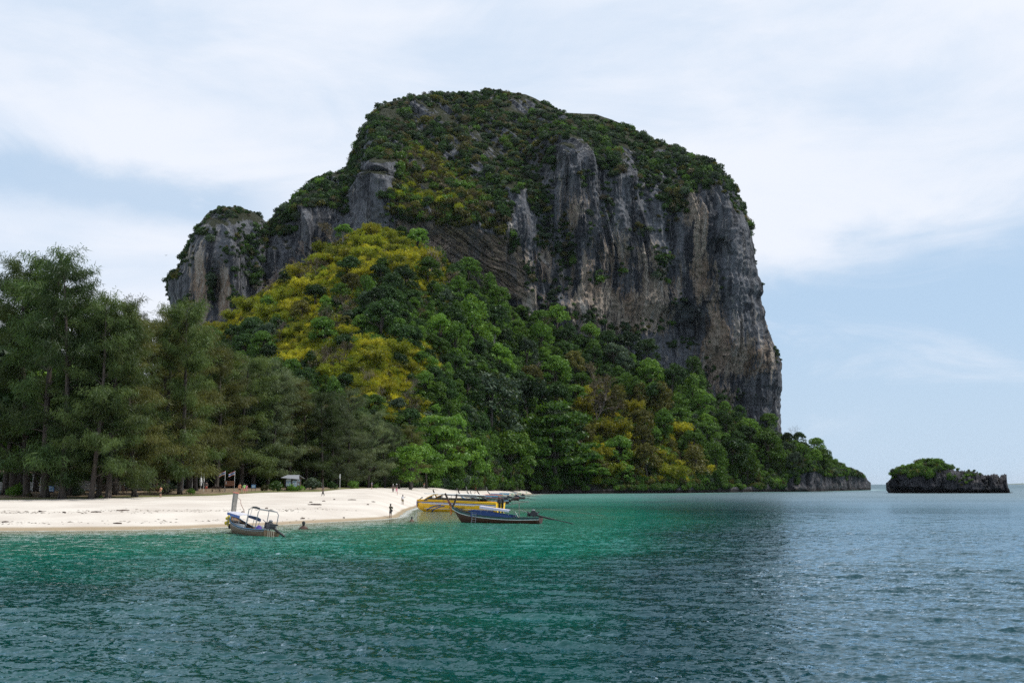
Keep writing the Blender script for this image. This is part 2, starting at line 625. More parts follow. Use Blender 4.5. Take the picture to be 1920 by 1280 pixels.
def sand_mat():
    m, b, out = new_mat("white_sand")
    geo = b.n('ShaderNodeNewGeometry'); pos = geo.outputs['Position']
    soil = b.attr('soil')
    sp = b.n('ShaderNodeSeparateXYZ'); b.link(pos, sp.inputs[0])
    n1 = b.noise(pos, 0.12, 5, 0.6); n2 = b.noise(pos, 2.2, 6, 0.7)
    n3 = b.noise(b.mapping(pos, scale=(0.25, 1.6, 1)), 1.0, 6, 0.7, 0.5)
    c = b.mix(b.smooth(n1, 0.35, 0.65), (0.48, 0.435, 0.385), (0.57, 0.53, 0.475))
    c = b.mix(b.smooth(n2, 0.55, 0.8, 0, 0.35), c, (0.50, 0.43, 0.34))
    # drift line of dark litter along the high water mark
    zz = b.m('ADD', sp.outputs[2], b.m('MULTIPLY', b.m('SUBTRACT', n1, 0.5), 0.35))
    wr = b.m('SUBTRACT', 1.0, b.smooth(b.m('ABSOLUTE', b.m('SUBTRACT', zz, 1.52)), 0.0, 0.11))
    wr = b.m('MULTIPLY', wr, b.smooth(n3, 0.58, 0.70, 0, 0.7))
    c = b.mix(b.m('MULTIPLY', wr, 0.75), c, (0.13, 0.10, 0.075))
    wr2 = b.m('SUBTRACT', 1.0, b.smooth(b.m('ABSOLUTE', b.m('SUBTRACT', zz, 1.05)), 0.0, 0.05))
    wr2 = b.m('MULTIPLY', wr2, b.smooth(n3, 0.60, 0.68))
    c = b.mix(b.m('MULTIPLY', wr2, 0.5), c, (0.20, 0.16, 0.11))
    # wet sand by the water
    wet = b.smooth(b.m('ADD', sp.outputs[2], b.m('MULTIPLY', b.m('SUBTRACT', n1, 0.5), 0.10)), 0.14, 0.30, 1.0, 0.0)
    c = b.mix(wet, c, (0.33, 0.255, 0.165))
    # under the trees
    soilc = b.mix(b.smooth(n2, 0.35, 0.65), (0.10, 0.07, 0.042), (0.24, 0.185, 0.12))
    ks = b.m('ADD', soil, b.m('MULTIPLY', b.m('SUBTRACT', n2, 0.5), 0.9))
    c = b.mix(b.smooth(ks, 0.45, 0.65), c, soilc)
    kg = b.m('ADD', b.attr('grass'), b.m('MULTIPLY', b.m('SUBTRACT', n3, 0.5), 1.6))
    c = b.mix(b.smooth(kg, 0.5, 0.75, 0, 0.85), c, (0.10, 0.115, 0.03))
    p = b.n('ShaderNodeBsdfPrincipled'); b.link(c, p.inputs['Base Color'])
    b.link(b.m('SUBTRACT', 0.9, b.m('MULTIPLY', wet, 0.5)), p.inputs['Roughness'])
    p.inputs['Specular IOR Level'].default_value = 0.3
    bp = b.n('ShaderNodeBump'); bp.inputs['Strength'].default_value = 0.6; bp.inputs['Distance'].default_value = 0.12
    h = b.m('ADD', n2, b.noise(pos, 0.8, 4, 0.6))
    b.link(h, bp.inputs['Height']); b.link(bp.outputs[0], p.inputs['Normal'])
    b.link(p.outputs[0], out.inputs[0])
    return m


GRASS_LINE = [(-400, 938), (0, 937), (180, 934.5), (300, 931), (400, 929), (440, 926), (500, 923), (600, 921.5), (640, 917), (700, 914.5), (800, 913.5), (900, 914), (1000, 916)]


def build_ground():
    xs = np.concatenate([np.linspace(-620, -175, 60)[:-1], np.linspace(-175, 40, 300), np.linspace(40, 130, 30)[1:]])
    ys = np.concatenate([np.linspace(55, 250, 330), np.linspace(250, 520, 90)[1:]])
    X, Y = np.meshgrid(xs, ys)
    Z = ground_z(X, Y)
    px, py = PIX(np.stack([X, Y, Z], -1))
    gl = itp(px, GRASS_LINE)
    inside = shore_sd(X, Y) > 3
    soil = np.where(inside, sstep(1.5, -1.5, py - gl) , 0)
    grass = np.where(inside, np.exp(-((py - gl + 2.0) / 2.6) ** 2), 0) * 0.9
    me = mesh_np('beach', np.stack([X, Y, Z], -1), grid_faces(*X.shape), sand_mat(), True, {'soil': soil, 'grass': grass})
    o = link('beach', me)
    tag(o, 'white sand beach rising from the clear shallow water to the trees', kind='structure')


build_ground()


# ------------------------------------------------------------------ sea
def water_mat():
    m, b, out = new_mat("sea_water")
    geo = b.n('ShaderNodeNewGeometry'); pos = geo.outputs['Position']
    dep = b.attr('depth')
    cd = b.n('ShaderNodeVectorMath', operation='LENGTH'); b.link(pos, cd.inputs[0])
    dist = cd.outputs['Value']
    w0 = b.noise(b.mapping(pos, scale=(0.02, 0.035, 1)), 1.0, 5, 0.6)
    dd = b.m('MULTIPLY', dep, b.smooth(w0, 0.3, 0.7, 0.72, 1.35))
    c = b.mix(b.smooth(dd, 0.1, 1.2, 0, 1, 'LINEAR'), (0.26, 0.26, 0.175), (0.040, 0.165, 0.115))
    c = b.mix(b.smooth(dd, 1.0, 2.3, 0, 1, 'LINEAR'), c, (0.002, 0.118, 0.080))
    c = b.mix(b.smooth(dd, 2.3, 4.6, 0, 1, 'LINEAR'), c, (0.001, 0.044, 0.038))
    c = b.mix(b.smooth(dd, 4.4, 7.5, 0, 1, 'LINEAR'), c, (0.002, 0.028, 0.032))
    # broad darker patches mixed into the water colour
    wd = b.noise(b.mapping(pos, scale=(0.008, 0.022, 1), loc=(4.2, 1.7, 0)), 1.0, 3, 0.5)
    c = b.mix(b.smooth(wd, 0.54, 0.66, 0, 0.55), c, (0.002, 0.035, 0.034))
    # ripples: small slopes added to the normal at every scale the mesh does not carry
    def slope(scale, amount, rot=0.0, detail=3, rough=0.6, dfac=None):
        t_ = b.noise(b.mapping(pos, scale=scale, rot=(0, 0, rot)), 1.0, detail, rough, 0.0, out=1)
        sb = b.n('ShaderNodeVectorMath', operation='SUBTRACT'); b.link(t_, sb.inputs[0]); sb.inputs[1].default_value = (0.5, 0.5, 0.5)
        ml = b.n('ShaderNodeVectorMath', operation='MULTIPLY'); b.link(sb.outputs[0], ml.inputs[0]); ml.inputs[1].default_value = (amount * 0.75, amount * 1.25, 0)
        if dfac is None: return ml.outputs[0]
        sc = b.n('ShaderNodeVectorMath', operation='SCALE'); b.link(ml.outputs[0], sc.inputs[0]); b.link(dfac, sc.inputs['Scale'])
        return sc.outputs[0]

    def vadd(p_, q_):
        nd = b.n('ShaderNodeVectorMath', operation='ADD'); b.link(p_, nd.inputs[0]); b.link(q_, nd.inputs[1]); return nd.outputs[0]
    far = b.smooth(dist, 40, 140)
    mid = b.smooth(dist, 100, 380)
    gust = b.noise(b.mapping(pos, scale=(0.010, 0.035, 1)), 1.0, 4, 0.6)
    gk = b.m('MULTIPLY', b.smooth(gust, 0.35, 0.65, 0.65, 1.2), b.smooth(dep, 0.0, 1.6, 0.3, 1.0))
    sv = vadd(vadd(slope((4.6, 8.0, 1), 0.85, 0.3, 3), slope((12.0, 20.0, 1), 0.45, -0.1, 2)), slope((1.9, 3.2, 1), 0.80, -0.2, 3, 0.6, b.smooth(dist, 25, 90)))
    sv = vadd(sv, slope((0.35, 0.8, 1), 0.50, 0.1, 3, 0.6, mid))
    sc_ = b.n('ShaderNodeVectorMath', operation='SCALE'); b.link(sv, sc_.inputs[0]); b.link(gk, sc_.inputs['Scale'])
    nn_ = b.n('ShaderNodeVectorMath', operation='NORMALIZE'); b.link(vadd(geo.outputs['Normal'], sc_.outputs[0]), nn_.inputs[0])
    bp = nn_
    rough = b.smooth(dist, 60, 420, 0.05, 0.38)
    body = b.n('ShaderNodeBsdfDiffuse'); b.link(c, body.inputs[0])
    b.link(bp.outputs[0], body.inputs['Normal'])
    tr = b.n('ShaderNodeBsdfTransparent'); tr.inputs[0].default_value = (0.80, 0.93, 0.86, 1)
    a = b.smooth(dep, 0.0, 0.95, 0.10, 1.0, 'LINEAR')
    m1 = b.n('ShaderNodeMixShader'); b.link(a, m1.inputs[0])
    b.link(tr.outputs[0], m1.inputs[1]); b.link(body.outputs[0], m1.inputs[2])
    gl = b.n('ShaderNodeBsdfGlossy'); gl.inputs[0].default_value = (0.76, 0.90, 1.0, 1)
    b.link(rough, gl.inputs['Roughness']); b.link(bp.outputs[0], gl.inputs['Normal'])
    fr = b.n('ShaderNodeFresnel'); fr.inputs['IOR'].default_value = 1.33
    b.link(bp.outputs[0], fr.inputs['Normal'])
    # seen low down, mostly the wave faces turned to the viewer show: they mirror less than a flat sheet
    m2 = b.n('ShaderNodeMixShader'); b.link(b.m('MULTIPLY', fr.outputs[0], b.m('MULTIPLY', b.smooth(dist, 40, 400, 0.95, 0.55), b.smooth(dist, 400, 1500, 1.0, 0.78))), m2.inputs[0])
    b.link(m1.outputs[0], m2.inputs[1]); b.link(gl.outputs[0], m2.inputs[2])
    # foam at the very edge
    fo = b.n('ShaderNodeBsdfDiffuse'); fo.inputs[0].default_value = (0.75, 0.76, 0.74, 1)
    fn = b.noise(b.mapping(pos, scale=(0.8, 1.5, 1)), 1.0, 5, 0.7)
    fk = b.m('MULTIPLY', b.m('SUBTRACT', 1.0, b.smooth(b.m('ABSOLUTE', b.m('SUBTRACT', dep, 0.07)), 0.0, 0.09)), b.smooth(fn, 0.4, 0.6, 0.0, 0.7))
    m3 = b.n('ShaderNodeMixShader'); b.link(fk, m3.inputs[0])
    b.link(m2.outputs[0], m3.inputs[1]); b.link(fo.outputs[0], m3.inputs[2])
    b.link(m3.outputs[0], out.inputs[0])
    return m


def build_water():
    a_f = np.radians(np.linspace(-36, 36, 560))
    a_b = np.radians(np.linspace(36, 324, 50))[1:-1]
    az = np.concatenate([a_f, a_b, [a_f[0] + 2 * math.pi]])
    r = [3.0]
    while r[-1] < 70000:
        k = 1.0042 if 15 < r[-1] < 150 else (1.010 if r[-1] < 300 else 1.02 if r[-1] < 900 else 1.07)
        r.append(r[-1] * k)
    r = np.array(r)
    R, A = np.meshgrid(r, az, indexing='ij')
    X = R * np.sin(A); Y = R * np.cos(A)
    sd = shore_sd(X, Y)
    off = np.maximum(-sd, 0)
    rocky = sstep(0.015, 0.06, np.where(Y > 100, X / np.maximum(Y, 1), -1))
    bear = np.where(np.abs(Y) > 1, X / np.maximum(np.abs(Y), 1), 0)
    depth = off * (0.085 + 0.04 * sstep(0.0, -0.2, bear) + 0.30 * rocky * sstep(200, 400, R) + 0.22 * sstep(0.06, 0.26, bear))
    # the bay shelves gently, the open side drops away
    bay = 2.6 + 7.5 * sstep(0.05, 0.34, X / np.maximum(np.abs(Y), 1)) + 8.5 * sstep(76, 36, R) - 1.0 * sstep(150, 300, R) * sstep(0.3, 0.05, X / np.maximum(np.abs(Y), 1))
    depth = bay * (1 - np.exp(-depth / bay))
    rw = np.random.default_rng(9)
    Z = np.zeros_like(X)
    near = (R > 12) & (R < 600) & (np.abs(np.where(A > math.pi, A - 2 * math.pi, A)) < 0.75)
    xn, yn, rn = X[near], Y[near], R[near]
    cell = rn * np.where(rn > 300, 0.02, np.where(rn > 150, 0.01, 0.0042))
    zz = np.zeros_like(xn)
    # short crossing wavelets driven by a light breeze, patchy
    wx = xn + 0.35 * vn(xn / 1.9, yn / 1.9, 0 * xn + 1.5); wy = yn + 0.35 * vn(xn / 1.9, yn / 1.9, 0 * xn + 8.5)
    for i in range(26):
        lam = 0.42 * 1.105 ** i
        th = 1.35 + rw.normal() * 0.55
        kx, ky = math.cos(th) * 6.2832 / lam, math.sin(th) * 6.2832 / lam
        ph = rw.random() * 6.28
        a_ = 0.0120 * lam ** 0.62 * (1.0 if lam < 0.9 else 0.55) * np.clip((lam / cell - 3.0) / 3.0, 0, 1)
        gp = 0.55 + 0.9 * np.clip(vn(xn / (5 * lam) + 3 * i, yn / (3.5 * lam), 0 * xn + i) + 0.3, 0, 1)
        s_ = np.sin(kx * wx + ky * wy + ph)
        zz += a_ * gp * (1.0 - 2.0 * np.abs(s_) ** 0.85 if i % 2 else s_)
    gust = 0.75 + 0.5 * sstep(-0.4, 0.4, vn(xn / 30, yn / 14, 0 * xn + 5))
    zz *= gust
    Z[near] = zz * sstep(0.05, 1.6, depth[near])
    me = mesh_np('sea', np.stack([X, Y, Z], -1), grid_faces(*X.shape), water_mat(), True, {'depth': depth})
    o = link('sea', me)
    tag(o, 'rippled sea, turquoise in the bay and slate blue farther out', kind='structure')


build_water()

# ------------------------------------------------------------------ the rock massif
def blur(a, n=2, it=3):
    for _ in range(it):
        for ax in (0, 1):
            p = np.pad(a, [(n, n) if i == ax else (0, 0) for i in (0, 1)], mode='edge')
            c = np.cumsum(p, axis=ax)
            c = np.concatenate([np.zeros_like(np.take(c, [0], ax)), c], ax)
            k = 2 * n + 1
            if ax == 0:
                a = (c[k:, :] - c[:-k, :]) / k
            else:
                a = (c[:, k:] - c[:, :-k]) / k
    return a


def table2(px, py, cols):
    """interpolate distance from columns [(px, [(py, Y), ...]), ...]"""
    xs = np.array([c[0] for c in cols], float)
    vals = np.stack([itp(py, c[1]) for c in cols], 0)
    k = np.clip(np.searchsorted(xs, px) - 1, 0, len(xs) - 2)
    t = np.clip((px - xs[k]) / (xs[k + 1] - xs[k]), 0, 1)
    t = t * t * (3 - 2 * t)
    v0 = np.take_along_axis(vals, k[None], 0)[0]; v1 = np.take_along_axis(vals, (k + 1)[None], 0)[0]
    return v0 * (1 - t) + v1 * t


def rock_relief(X, Y, Z, strength=1.0, strata=None):
    """how far the weathered limestone stands out of the smooth form, in metres"""
    u = X + 0.6 * Y
    u = u + 5.0 * vn(u / 60, Z / 45, 0.7 + 0 * X) + 1.6 * vn(u / 11, Z / 14, 4.7 + 0 * X)
    o = 0 * X
    d = 6.5 * (1 - 2 * np.abs(vn(u / 46, Z / 210, o + 1.1)) ** 0.8)
    fl = 1 - np.abs(vn(u / 17, Z / 150, o + 7.7)) * 2.2
    d = d + 3.6 * np.clip(fl, -1, 1)
    f2 = 1 - np.abs(vn(u / 6.3, Z / 70, o + 3.7)) * 2.4
    d = d + 2.2 * np.clip(f2, -1, 1)
    f3 = 1 - np.abs(vn(u / 2.6, Z / 26, o + 9.1)) * 2.2
    d = d + 1.2 * np.clip(f3, -1, 1)
    d = d + 2.6 * fbm(X / 22, Y / 22, Z / 15, 4, 0.55)
    d = d + 1.7 * np.clip(vn(u / 28, Z / 7.5, o + 5.5) * 2, -1, 1) * sstep(-0.1, 0.4, vn(u / 60, Z / 40, o + 2.2))
    d = d + 0.9 * vn(X / 2.2, Y / 2.2, Z / 2.0)
    if strata is not None:
        q = Z * 0.80 + X * 0.52
        q = q + 2.2 * vn(X / 14, Z / 14, o + 8)
        sb = 1.5 * vn(q / 2.3, X / 60, o + 6.1) + 0.8 * vn(q / 0.9, X / 40, o + 2.1)
        d = d * (1 - 0.40 * strata) + (sb * 1.3 - 1.0) * strata
    return d * strength


MASS_L = [(168, 915), (172, 905), (176, 850), (180, 800), (185, 760), (192, 728), (200, 706), (215, 695), (240, 685), (270, 669), (300, 660), (322, 646), (332, 606), (345, 588), (360, 566), (380, 541), (400, 518), (420, 505), (470, 486), (600, 470), (860, 470)]
MASS_R = [(168, 935), (172, 950), (178, 985), (186, 1003), (200, 1026), (212, 1052), (216, 1118), (228, 1152), (243, 1180), (258, 1203), (271, 1240), (288, 1285), (300, 1310), (313, 1340), (333, 1360), (352, 1374), (382, 1388), (410, 1399), (440, 1407), (480, 1413), (520, 1419), (570, 1427), (620, 1437), (650, 1448), (680, 1458), (740, 1461), (790, 1462), (860, 1462)]
MASS_COLS = [
    (480, [(380, 600), (420, 560), (470, 552), (600, 545), (860, 545)]),
    (580, [(330, 640), (350, 610), (385, 560), (470, 552), (600, 545), (860, 545)]),
    (650, [(300, 660), (330, 610), (370, 580), (420, 560), (600, 550), (860, 550)]),
    (710, [(185, 700), (230, 640), (290, 590), (305, 560), (400, 552), (600, 550), (860, 550)]),
    (780, [(175, 715), (230, 660), (300, 600), (380, 556), (405, 551), (440, 555), (540, 562), (860, 570)]),
    (860, [(172, 730), (230, 672), (300, 615), (380, 560), (422, 551), (445, 556), (520, 563), (560, 564), (860, 570)]),
    (940, [(168, 745), (230, 680), (300, 622), (380, 566), (435, 553), (470, 557), (560, 562), (860, 570)]),
    (990, [(172, 740), (240, 680), (320, 620), (350, 575), (440, 560), (600, 560), (860, 570)]),
    (1060, [(200, 720), (240, 650), (262, 600), (285, 572), (420, 565), (600, 562), (860, 575)]),
    (1130, [(210, 700), (250, 640), (300, 592), (430, 580), (500, 576), (600, 580), (860, 585)]),
    (1200, [(240, 680), (280, 625), (330, 594), (500, 588), (620, 585), (650, 590), (860, 595)]),
    (1290, [(280, 670), (320, 625), (360, 600), (500, 598), (570, 598), (615, 612), (680, 606), (860, 612)]),
    (1345, [(300, 660), (335, 615), (400, 600), (500, 600), (600, 602), (700, 606), (860, 615)]),
    (1400, [(380, 640), (420, 615), (600, 612), (720, 614), (860, 620)]),
    (1465, [(440, 650), (600, 632), (720, 628), (860, 632)]),
]
# hollows and bulges: px, py, half width, half height, metres (negative = hollow)
MASS_BUMPS = [
    (1300, 612, 30, 38, -5), (1285, 560, 20, 10, 5), (1345, 470, 16, 16, -7), (1352, 455, 10, 8, -6),
    (1065, 285, 24, 38, 6), (1095, 380, 28, 70, 6), (1150, 520, 60, 60, -5), (1240, 480, 22, 30, 7),
    (1195, 600, 60, 28, -7), (1320, 420, 26, 60, 6), (1385, 640, 40, 60, 4), (1330, 700, 26, 60, -4),
    (1022, 430, 12, 60, -7), (1062, 470, 14, 60, -8), (970, 420, 26, 60, 3), (710, 350, 28, 50, 4),
    (655, 380, 22, 60, -8), (580, 425, 20, 45, 8), (540, 420, 18, 40, -8), (860, 470, 90, 26, -2),
    (1410, 720, 30, 40, -5), (1440, 655, 14, 22, 4), (900, 290, 34, 40, 5), (830, 240, 40, 30, 7), (1215, 370, 20, 90, -4), (1180, 300, 16, 40, 6),
]


def gauss(px, py, b):
    return np.exp(-(((px - b[0]) / b[2]) ** 2 + ((py - b[1]) / b[3]) ** 2))


TAN = [  # px, py, rx, ry, strength
    (1075, 400, 36, 60, .45), (1020, 500, 34, 60, .5), (1120, 560, 60, 60, .75), (1190, 590, 70, 45, 1.0), (1235, 540, 60, 60, .55),
    (1315, 480, 24, 100, 1.0), (1300, 400, 22, 50, .6), (1345, 640, 30, 80, .95), (1400, 680, 50, 50, .8), (1150, 480, 60, 50, .5), (1215, 480, 40, 40, .45),
    (1375, 740, 50, 40, .6), (1100, 520, 40, 60, .5), (1370, 600, 30, 40, .5), (985, 500, 30, 60, .4), (1000, 560, 40, 30, .6), (1430, 600, 20, 60, .35)]
DARK = [(1300, 600, 26, 26, .5), (1385, 520, 26, 80, .6), (1345, 460, 16, 14, .8), (1200, 640, 60, 20, .5), (1180, 350, 60, 80, .4), (1410, 730, 30, 30, .6)]


def loft_mass(name, label, L, R, rows, nc, cols, bumps, tans, browns, darks, wE=34.0, RE=60.0, back=190.0, rel=1.0, ybias=0.0):
    py = rows[:, None] + np.zeros((1, nc))
    s = np.linspace(0, 1, nc)[None, :]
    l = itp(rows, L)[:, None]; r = itp(rows, R)[:, None]
    w = np.maximum(r - l, 1.0)
    px = l + w * s
    Y = table2(px, py, cols)
    for b_ in bumps:
        Y = Y - b_[4] * gauss(px, py, b_)
    e = np.minimum(px - l, r - px)
    we = np.minimum(wE, w / 2 * 0.98)
    q = np.clip(1 - e / we, 0, 1)
    Y = Y + RE * (1 - np.sqrt(np.clip(1 - q * q, 0, 1)))
    # crest rounds off backwards
    Y = blur(Y, 3, 2)
    g = P(px, py, Y + ybias)
    nrm = -gnormals(g)
    st = np.zeros_like(px)
    for b_ in browns:
        st = np.maximum(st, b_[4] * gauss(px, py, b_)) if len(b_) == 5 else st
    st = np.clip(st * 1.6, 0, 1)
    d = rock_relief(g[..., 0], g[..., 1], g[..., 2], rel, st)
    d = (d - d.mean()) * np.clip((py - rows[0]) / 14.0, 0.15, 1)
    # keep the outline: the relief works mostly along the line of sight near the edge
    edge = np.clip(e / 10.0, 0.25, 1)
    g2 = g + nrm * (d * edge)[..., None] * np.array([0.6, 1.0, 0.2])
    tan = np.zeros_like(px)
    for t_ in tans:
        tan = np.maximum(tan, min(1.1, t_[4] + 0.15) * gauss(px, py, (t_[0], t_[1], t_[2] * 1.2, t_[3] * 1.2)))
    for t_ in darks:
        tan = tan - t_[4] * gauss(px, py, t_)
    # back of the rock
    nb = 24
    ang = np.linspace(0, math.pi, nb + 2)[1:-1]
    a = g2[:, -1:, :]; c = g2[:, :1, :]
    k = (1 - np.cos(ang)) / 2
    bk = a * (1 - k)[None, :, None] + c * k[None, :, None]
    bulge = np.sin(ang)[None, :] * (back * np.minimum(1, (w / 300.0)) ** 0.7)
    bk[..., 1] += bulge
    full = np.concatenate([g2, bk, g2[:, :1]], 1)
    A = {'tan': np.concatenate([tan, np.zeros((len(rows), nb + 1))], 1), 'brown': np.concatenate([st, np.zeros((len(rows), nb + 1))], 1),
         'soil': np.zeros(full.shape[:2])}
    sl = -gnormals(blur3(g2))[..., 2]
    A['soil'][:, :nc] = sstep(0.5, 0.85, sl) * 0.8
    f = grid_faces(*full.shape[:2])[:, ::-1]
    me = mesh_np(name, full, f, ROCK, True, A)
    o = link(name, me)
    tag(o, label, kind='structure')
    return dict(px=px, py=py, g=g2, n=nrm, rows=rows, l=itp(rows, L), r=itp(rows, R), nc=nc, obj=o)


def blur3(g):
    return np.stack([blur(g[..., i], 2, 2) for i in range(3)], -1)


BROWN_M = [(850, 475, 105, 48, 1.0), (930, 520, 60, 40, 0.9), (780, 430, 50, 22, .8)]
rows_m = np.concatenate([np.linspace(168, 200, 50)[:-1], np.linspace(200, 855, 640)])
MASSIF = loft_mass('limestone_massif', 'great grey and tan limestone massif with sheer streaked cliffs', MASS_L, MASS_R, rows_m, 820, MASS_COLS, MASS_BUMPS, TAN, BROWN_M, DARK)

PIN_L = [(388, 418), (392, 402), (400, 388), (415, 375), (435, 362), (460, 348), (490, 336), (505, 330), (515, 318), (525, 311), (545, 311), (560, 316), (590, 322), (640, 326), (860, 330)]
PIN_R = [(388, 440), (392, 462), (400, 480), (408, 492), (418, 502), (440, 515), (500, 530), (860, 540)]
PIN_COLS = [
    (310, [(388, 600), (520, 560), (860, 552)]),
    (370, [(388, 580), (420, 548), (480, 536), (600, 536), (860, 536)]),
    (430, [(388, 565), (420, 536), (480, 528), (600, 532), (860, 532)]),
    (480, [(388, 580), (420, 556), (480, 545), (600, 540), (860, 540)]),
    (540, [(388, 600), (860, 560)]),
]
PIN_B = [(440, 520, 12, 60, 5), (408, 540, 8, 45, -8), (470, 480, 24, 60, -6), (380, 470, 24, 50, 4), (345, 540, 20, 50, -2)]
PIN_T = [(375, 540, 26, 60, .75), (420, 550, 14, 50, .8), (440, 500, 12, 40, .5), (350, 480, 20, 20, .35)]
PIN = loft_mass('limestone_pinnacle', 'smaller grey limestone pinnacle beside the main massif above the casuarinas', PIN_L, PIN_R, np.linspace(388, 855, 260), 260, PIN_COLS, PIN_B, PIN_T, [], [(470, 480, 30, 60, .6)], wE=22, RE=36, back=120, rel=0.62)


def surf_on(M, px, py):
    i = np.clip(np.searchsorted(M['rows'], py), 0, len(M['rows']) - 1)
    j = np.clip(((px - M['l'][i]) / np.maximum(M['r'][i] - M['l'][i], 1) * (M['nc'] - 1)).astype(int), 0, M['nc'] - 1)
    return M['g'][i, j], M['n'][i, j]


# ------------------------------------------------------------------ the wooded slope and the headland
SL_TOP = [(100, 900), (180, 860), (250, 750), (330, 655), (400, 622), (460, 578), (500, 545), (560, 505), (620, 458), (700, 422), (760, 440), (820, 480), (900, 542), (950, 572), (1000, 602), (1100, 638), (1180, 664), (1300, 722), (1370, 770), (1440, 806), (1463, 814), (1500, 829), (1560, 861), (1595, 880), (1612, 890), (1624, 899), (1630, 904), (1633, 907)]
SL_Y = [(100, 330), (250, 480), (330, 530), (500, 537), (700, 543), (850, 552), (950, 552), (1100, 562), (1200, 575), (1330, 598), (1463, 628), (1560, 672), (1600, 690), (1633, 712)]
SL_FOOT = FOOT_Y[:-1] + [(1625, 690), (1633, 706)]
WALL = [(100, 0), (960, 0), (1000, 1.2), (1100, 1.6), (1200, 2.0), (1290, 2.8), (1400, 2.6), (1460, 5), (1500, 14), (1530, 16), (1550, 9), (1590, 12), (1615, 10), (1633, 5)]


def build_slope():
    nc = 760; nr = 330
    px1 = np.concatenate([np.linspace(100, 950, 260)[:-1], np.linspace(950, 1633, nc - 259)])
    yf = itp(px1, SL_FOOT); yt = itp(px1, SL_Y); pt = itp(px1, SL_TOP); hw = itp(px1, WALL)
    top = P(px1, pt, yt)
    t = np.concatenate([[-0.03, -0.01], np.linspace(0, 1, nr) ** 1.15])
    T = t[:, None]
    zf = np.where(px1 < 985, 2.2, 0.0) * 1.0
    # wall first, then the slope
    tw = 0.10
    kw = np.clip(T / tw, 0, 1)
    ks = np.clip((T - tw) / (1 - tw), 0, 1)
    hasw = (hw > 0.5)
    Yw = yf + kw * 2.5 + 1.2 * np.exp(-((kw * hw - 0.5) / 0.9) ** 2) * 1.2
    Yw = np.where(T < 0, yf + 2.5, Yw)
    Zw = -1.0 + kw * (hw + 1.0)
    prof = 0.86 * ks + 0.14 * ks ** 2 + 0.10 * np.sin(ks * math.pi)
    Yq = Yw + (yt - yf - 2.5) * ks
    Zq = Zw + (top[:, 2] - hw) * prof
    Yn = yf + (yt - yf) * np.clip(T, 0, 1)
    Zn = zf - 1.0 + (top[:, 2] - zf + 1.0) * (np.clip(T, 0, 1) * 0.86 + 0.14 * np.clip(T, 0, 1) ** 2 + 0.1 * np.sin(np.clip(T, 0, 1) * math.pi))
    Y = np.where(hasw[None], Yq, Yn)
    Z = np.where(hasw[None], Zq, Zn)
    Z = np.where(T < 0, -3.0, Z)
    tanx = (px1 - 960) / F / (CA - (640 - 900) / F * SA)
    # columns keep to their line of sight at their own height
    X = (px1 - 960)[None] / F * (Y * CA + (Z - CAMZ) * SA)
    g = np.stack([X, Y, Z], -1)
    n = gnormals(g)
    n *= np.sign(n[..., 2:3] + 1e-9)
    n = np.where((kw < 1)[..., None] & hasw[None, :, None], np.array([0, -1.0, 0.1]), n)
    rough = 5.5 * fbm(X / 42, Y / 42, Z / 42, 4) + 0.9 * fbm(X / 5, Y / 5, Z / 5, 3)
    fade = np.clip(T * 6, 0.0, 1) * np.clip((1 - T) * 8 + 0.2, 0, 1)
    wallr = 3.6 * fbm(X / 7, Z / 5, Y / 9, 4) + 0.9 * (1 - 2 * np.abs(vn(X / 2.4, Z / 6, Y / 30))) + 2.5 * vn(X / 19, Z / 30, Y / 30)
    iswall = (kw < 1) & hasw[None] & (T >= 0)
    wf = np.clip(hw / 8.0, 0.25, 1)[None]
    d = np.where(iswall, wallr * wf, rough * fade)
    edge = np.clip((1633 - px1) / 14.0, 0.0, 1)[None]
    g = g + n * (d * edge)[..., None]
    # behind the crest it falls away again
    bk = []
    for k, (dy, fz) in enumerate([(8, 0.97), (22, 0.8), (45, 0.45), (70, 0.0)]):
        q = g[-1].copy(); q[:, 1] += dy * np.clip((1640 - px1) / 90, 0.05, 1); q[:, 2] = q[:, 2] * fz - (3.0 if fz == 0 else 0)
        bk.append(q)
    full = np.concatenate([g, np.stack(bk, 0)], 0)
    soil = np.ones(full.shape[:2])
    soil[:g.shape[0]] = np.where(iswall, 0.0, np.where(T < 0, 0, 1.0))
    rk = 0.55 * sstep(0.25, 0.6, vn(X / 12, Y / 12, Z / 12)) * sstep(985, 1100, px1)[None]
    soil[:g.shape[0]] -= rk
    me = mesh_np('wooded_slope', full, grid_faces(*full.shape[:2]), ROCK, True, {'soil': soil, 'tan': np.zeros(full.shape[:2]), 'brown': np.zeros(full.shape[:2]), 'coast': 1 - np.clip(soil, 0, 1)})
    o = link('wooded_slope_terrain', me)
    tag(o, 'ground of the wooded slope below the cliff with a low rock shore', kind='structure')
    ppx, ppy = PIX(g)
    return dict(g=g, t=t, px=px1, hw=hw, ppy=ppy, n=n)


SLOPE = build_slope()


def slope_at(px, py):
    """points of the slope surface seen at the given pixels; None mask where there is none"""
    j = np.clip(np.searchsorted(SLOPE['px'], px), 0, len(SLOPE['px']) - 1)
    col = SLOPE['ppy'][:, j]          # rows x points
    ok = (col <= py[None]).argmax(0)   # first row at or above the pixel (py falls upward)
    any_ = (col <= py[None]).any(0)
    return SLOPE['g'][ok, j], any_ & (ok > 3), SLOPE['t'][ok]


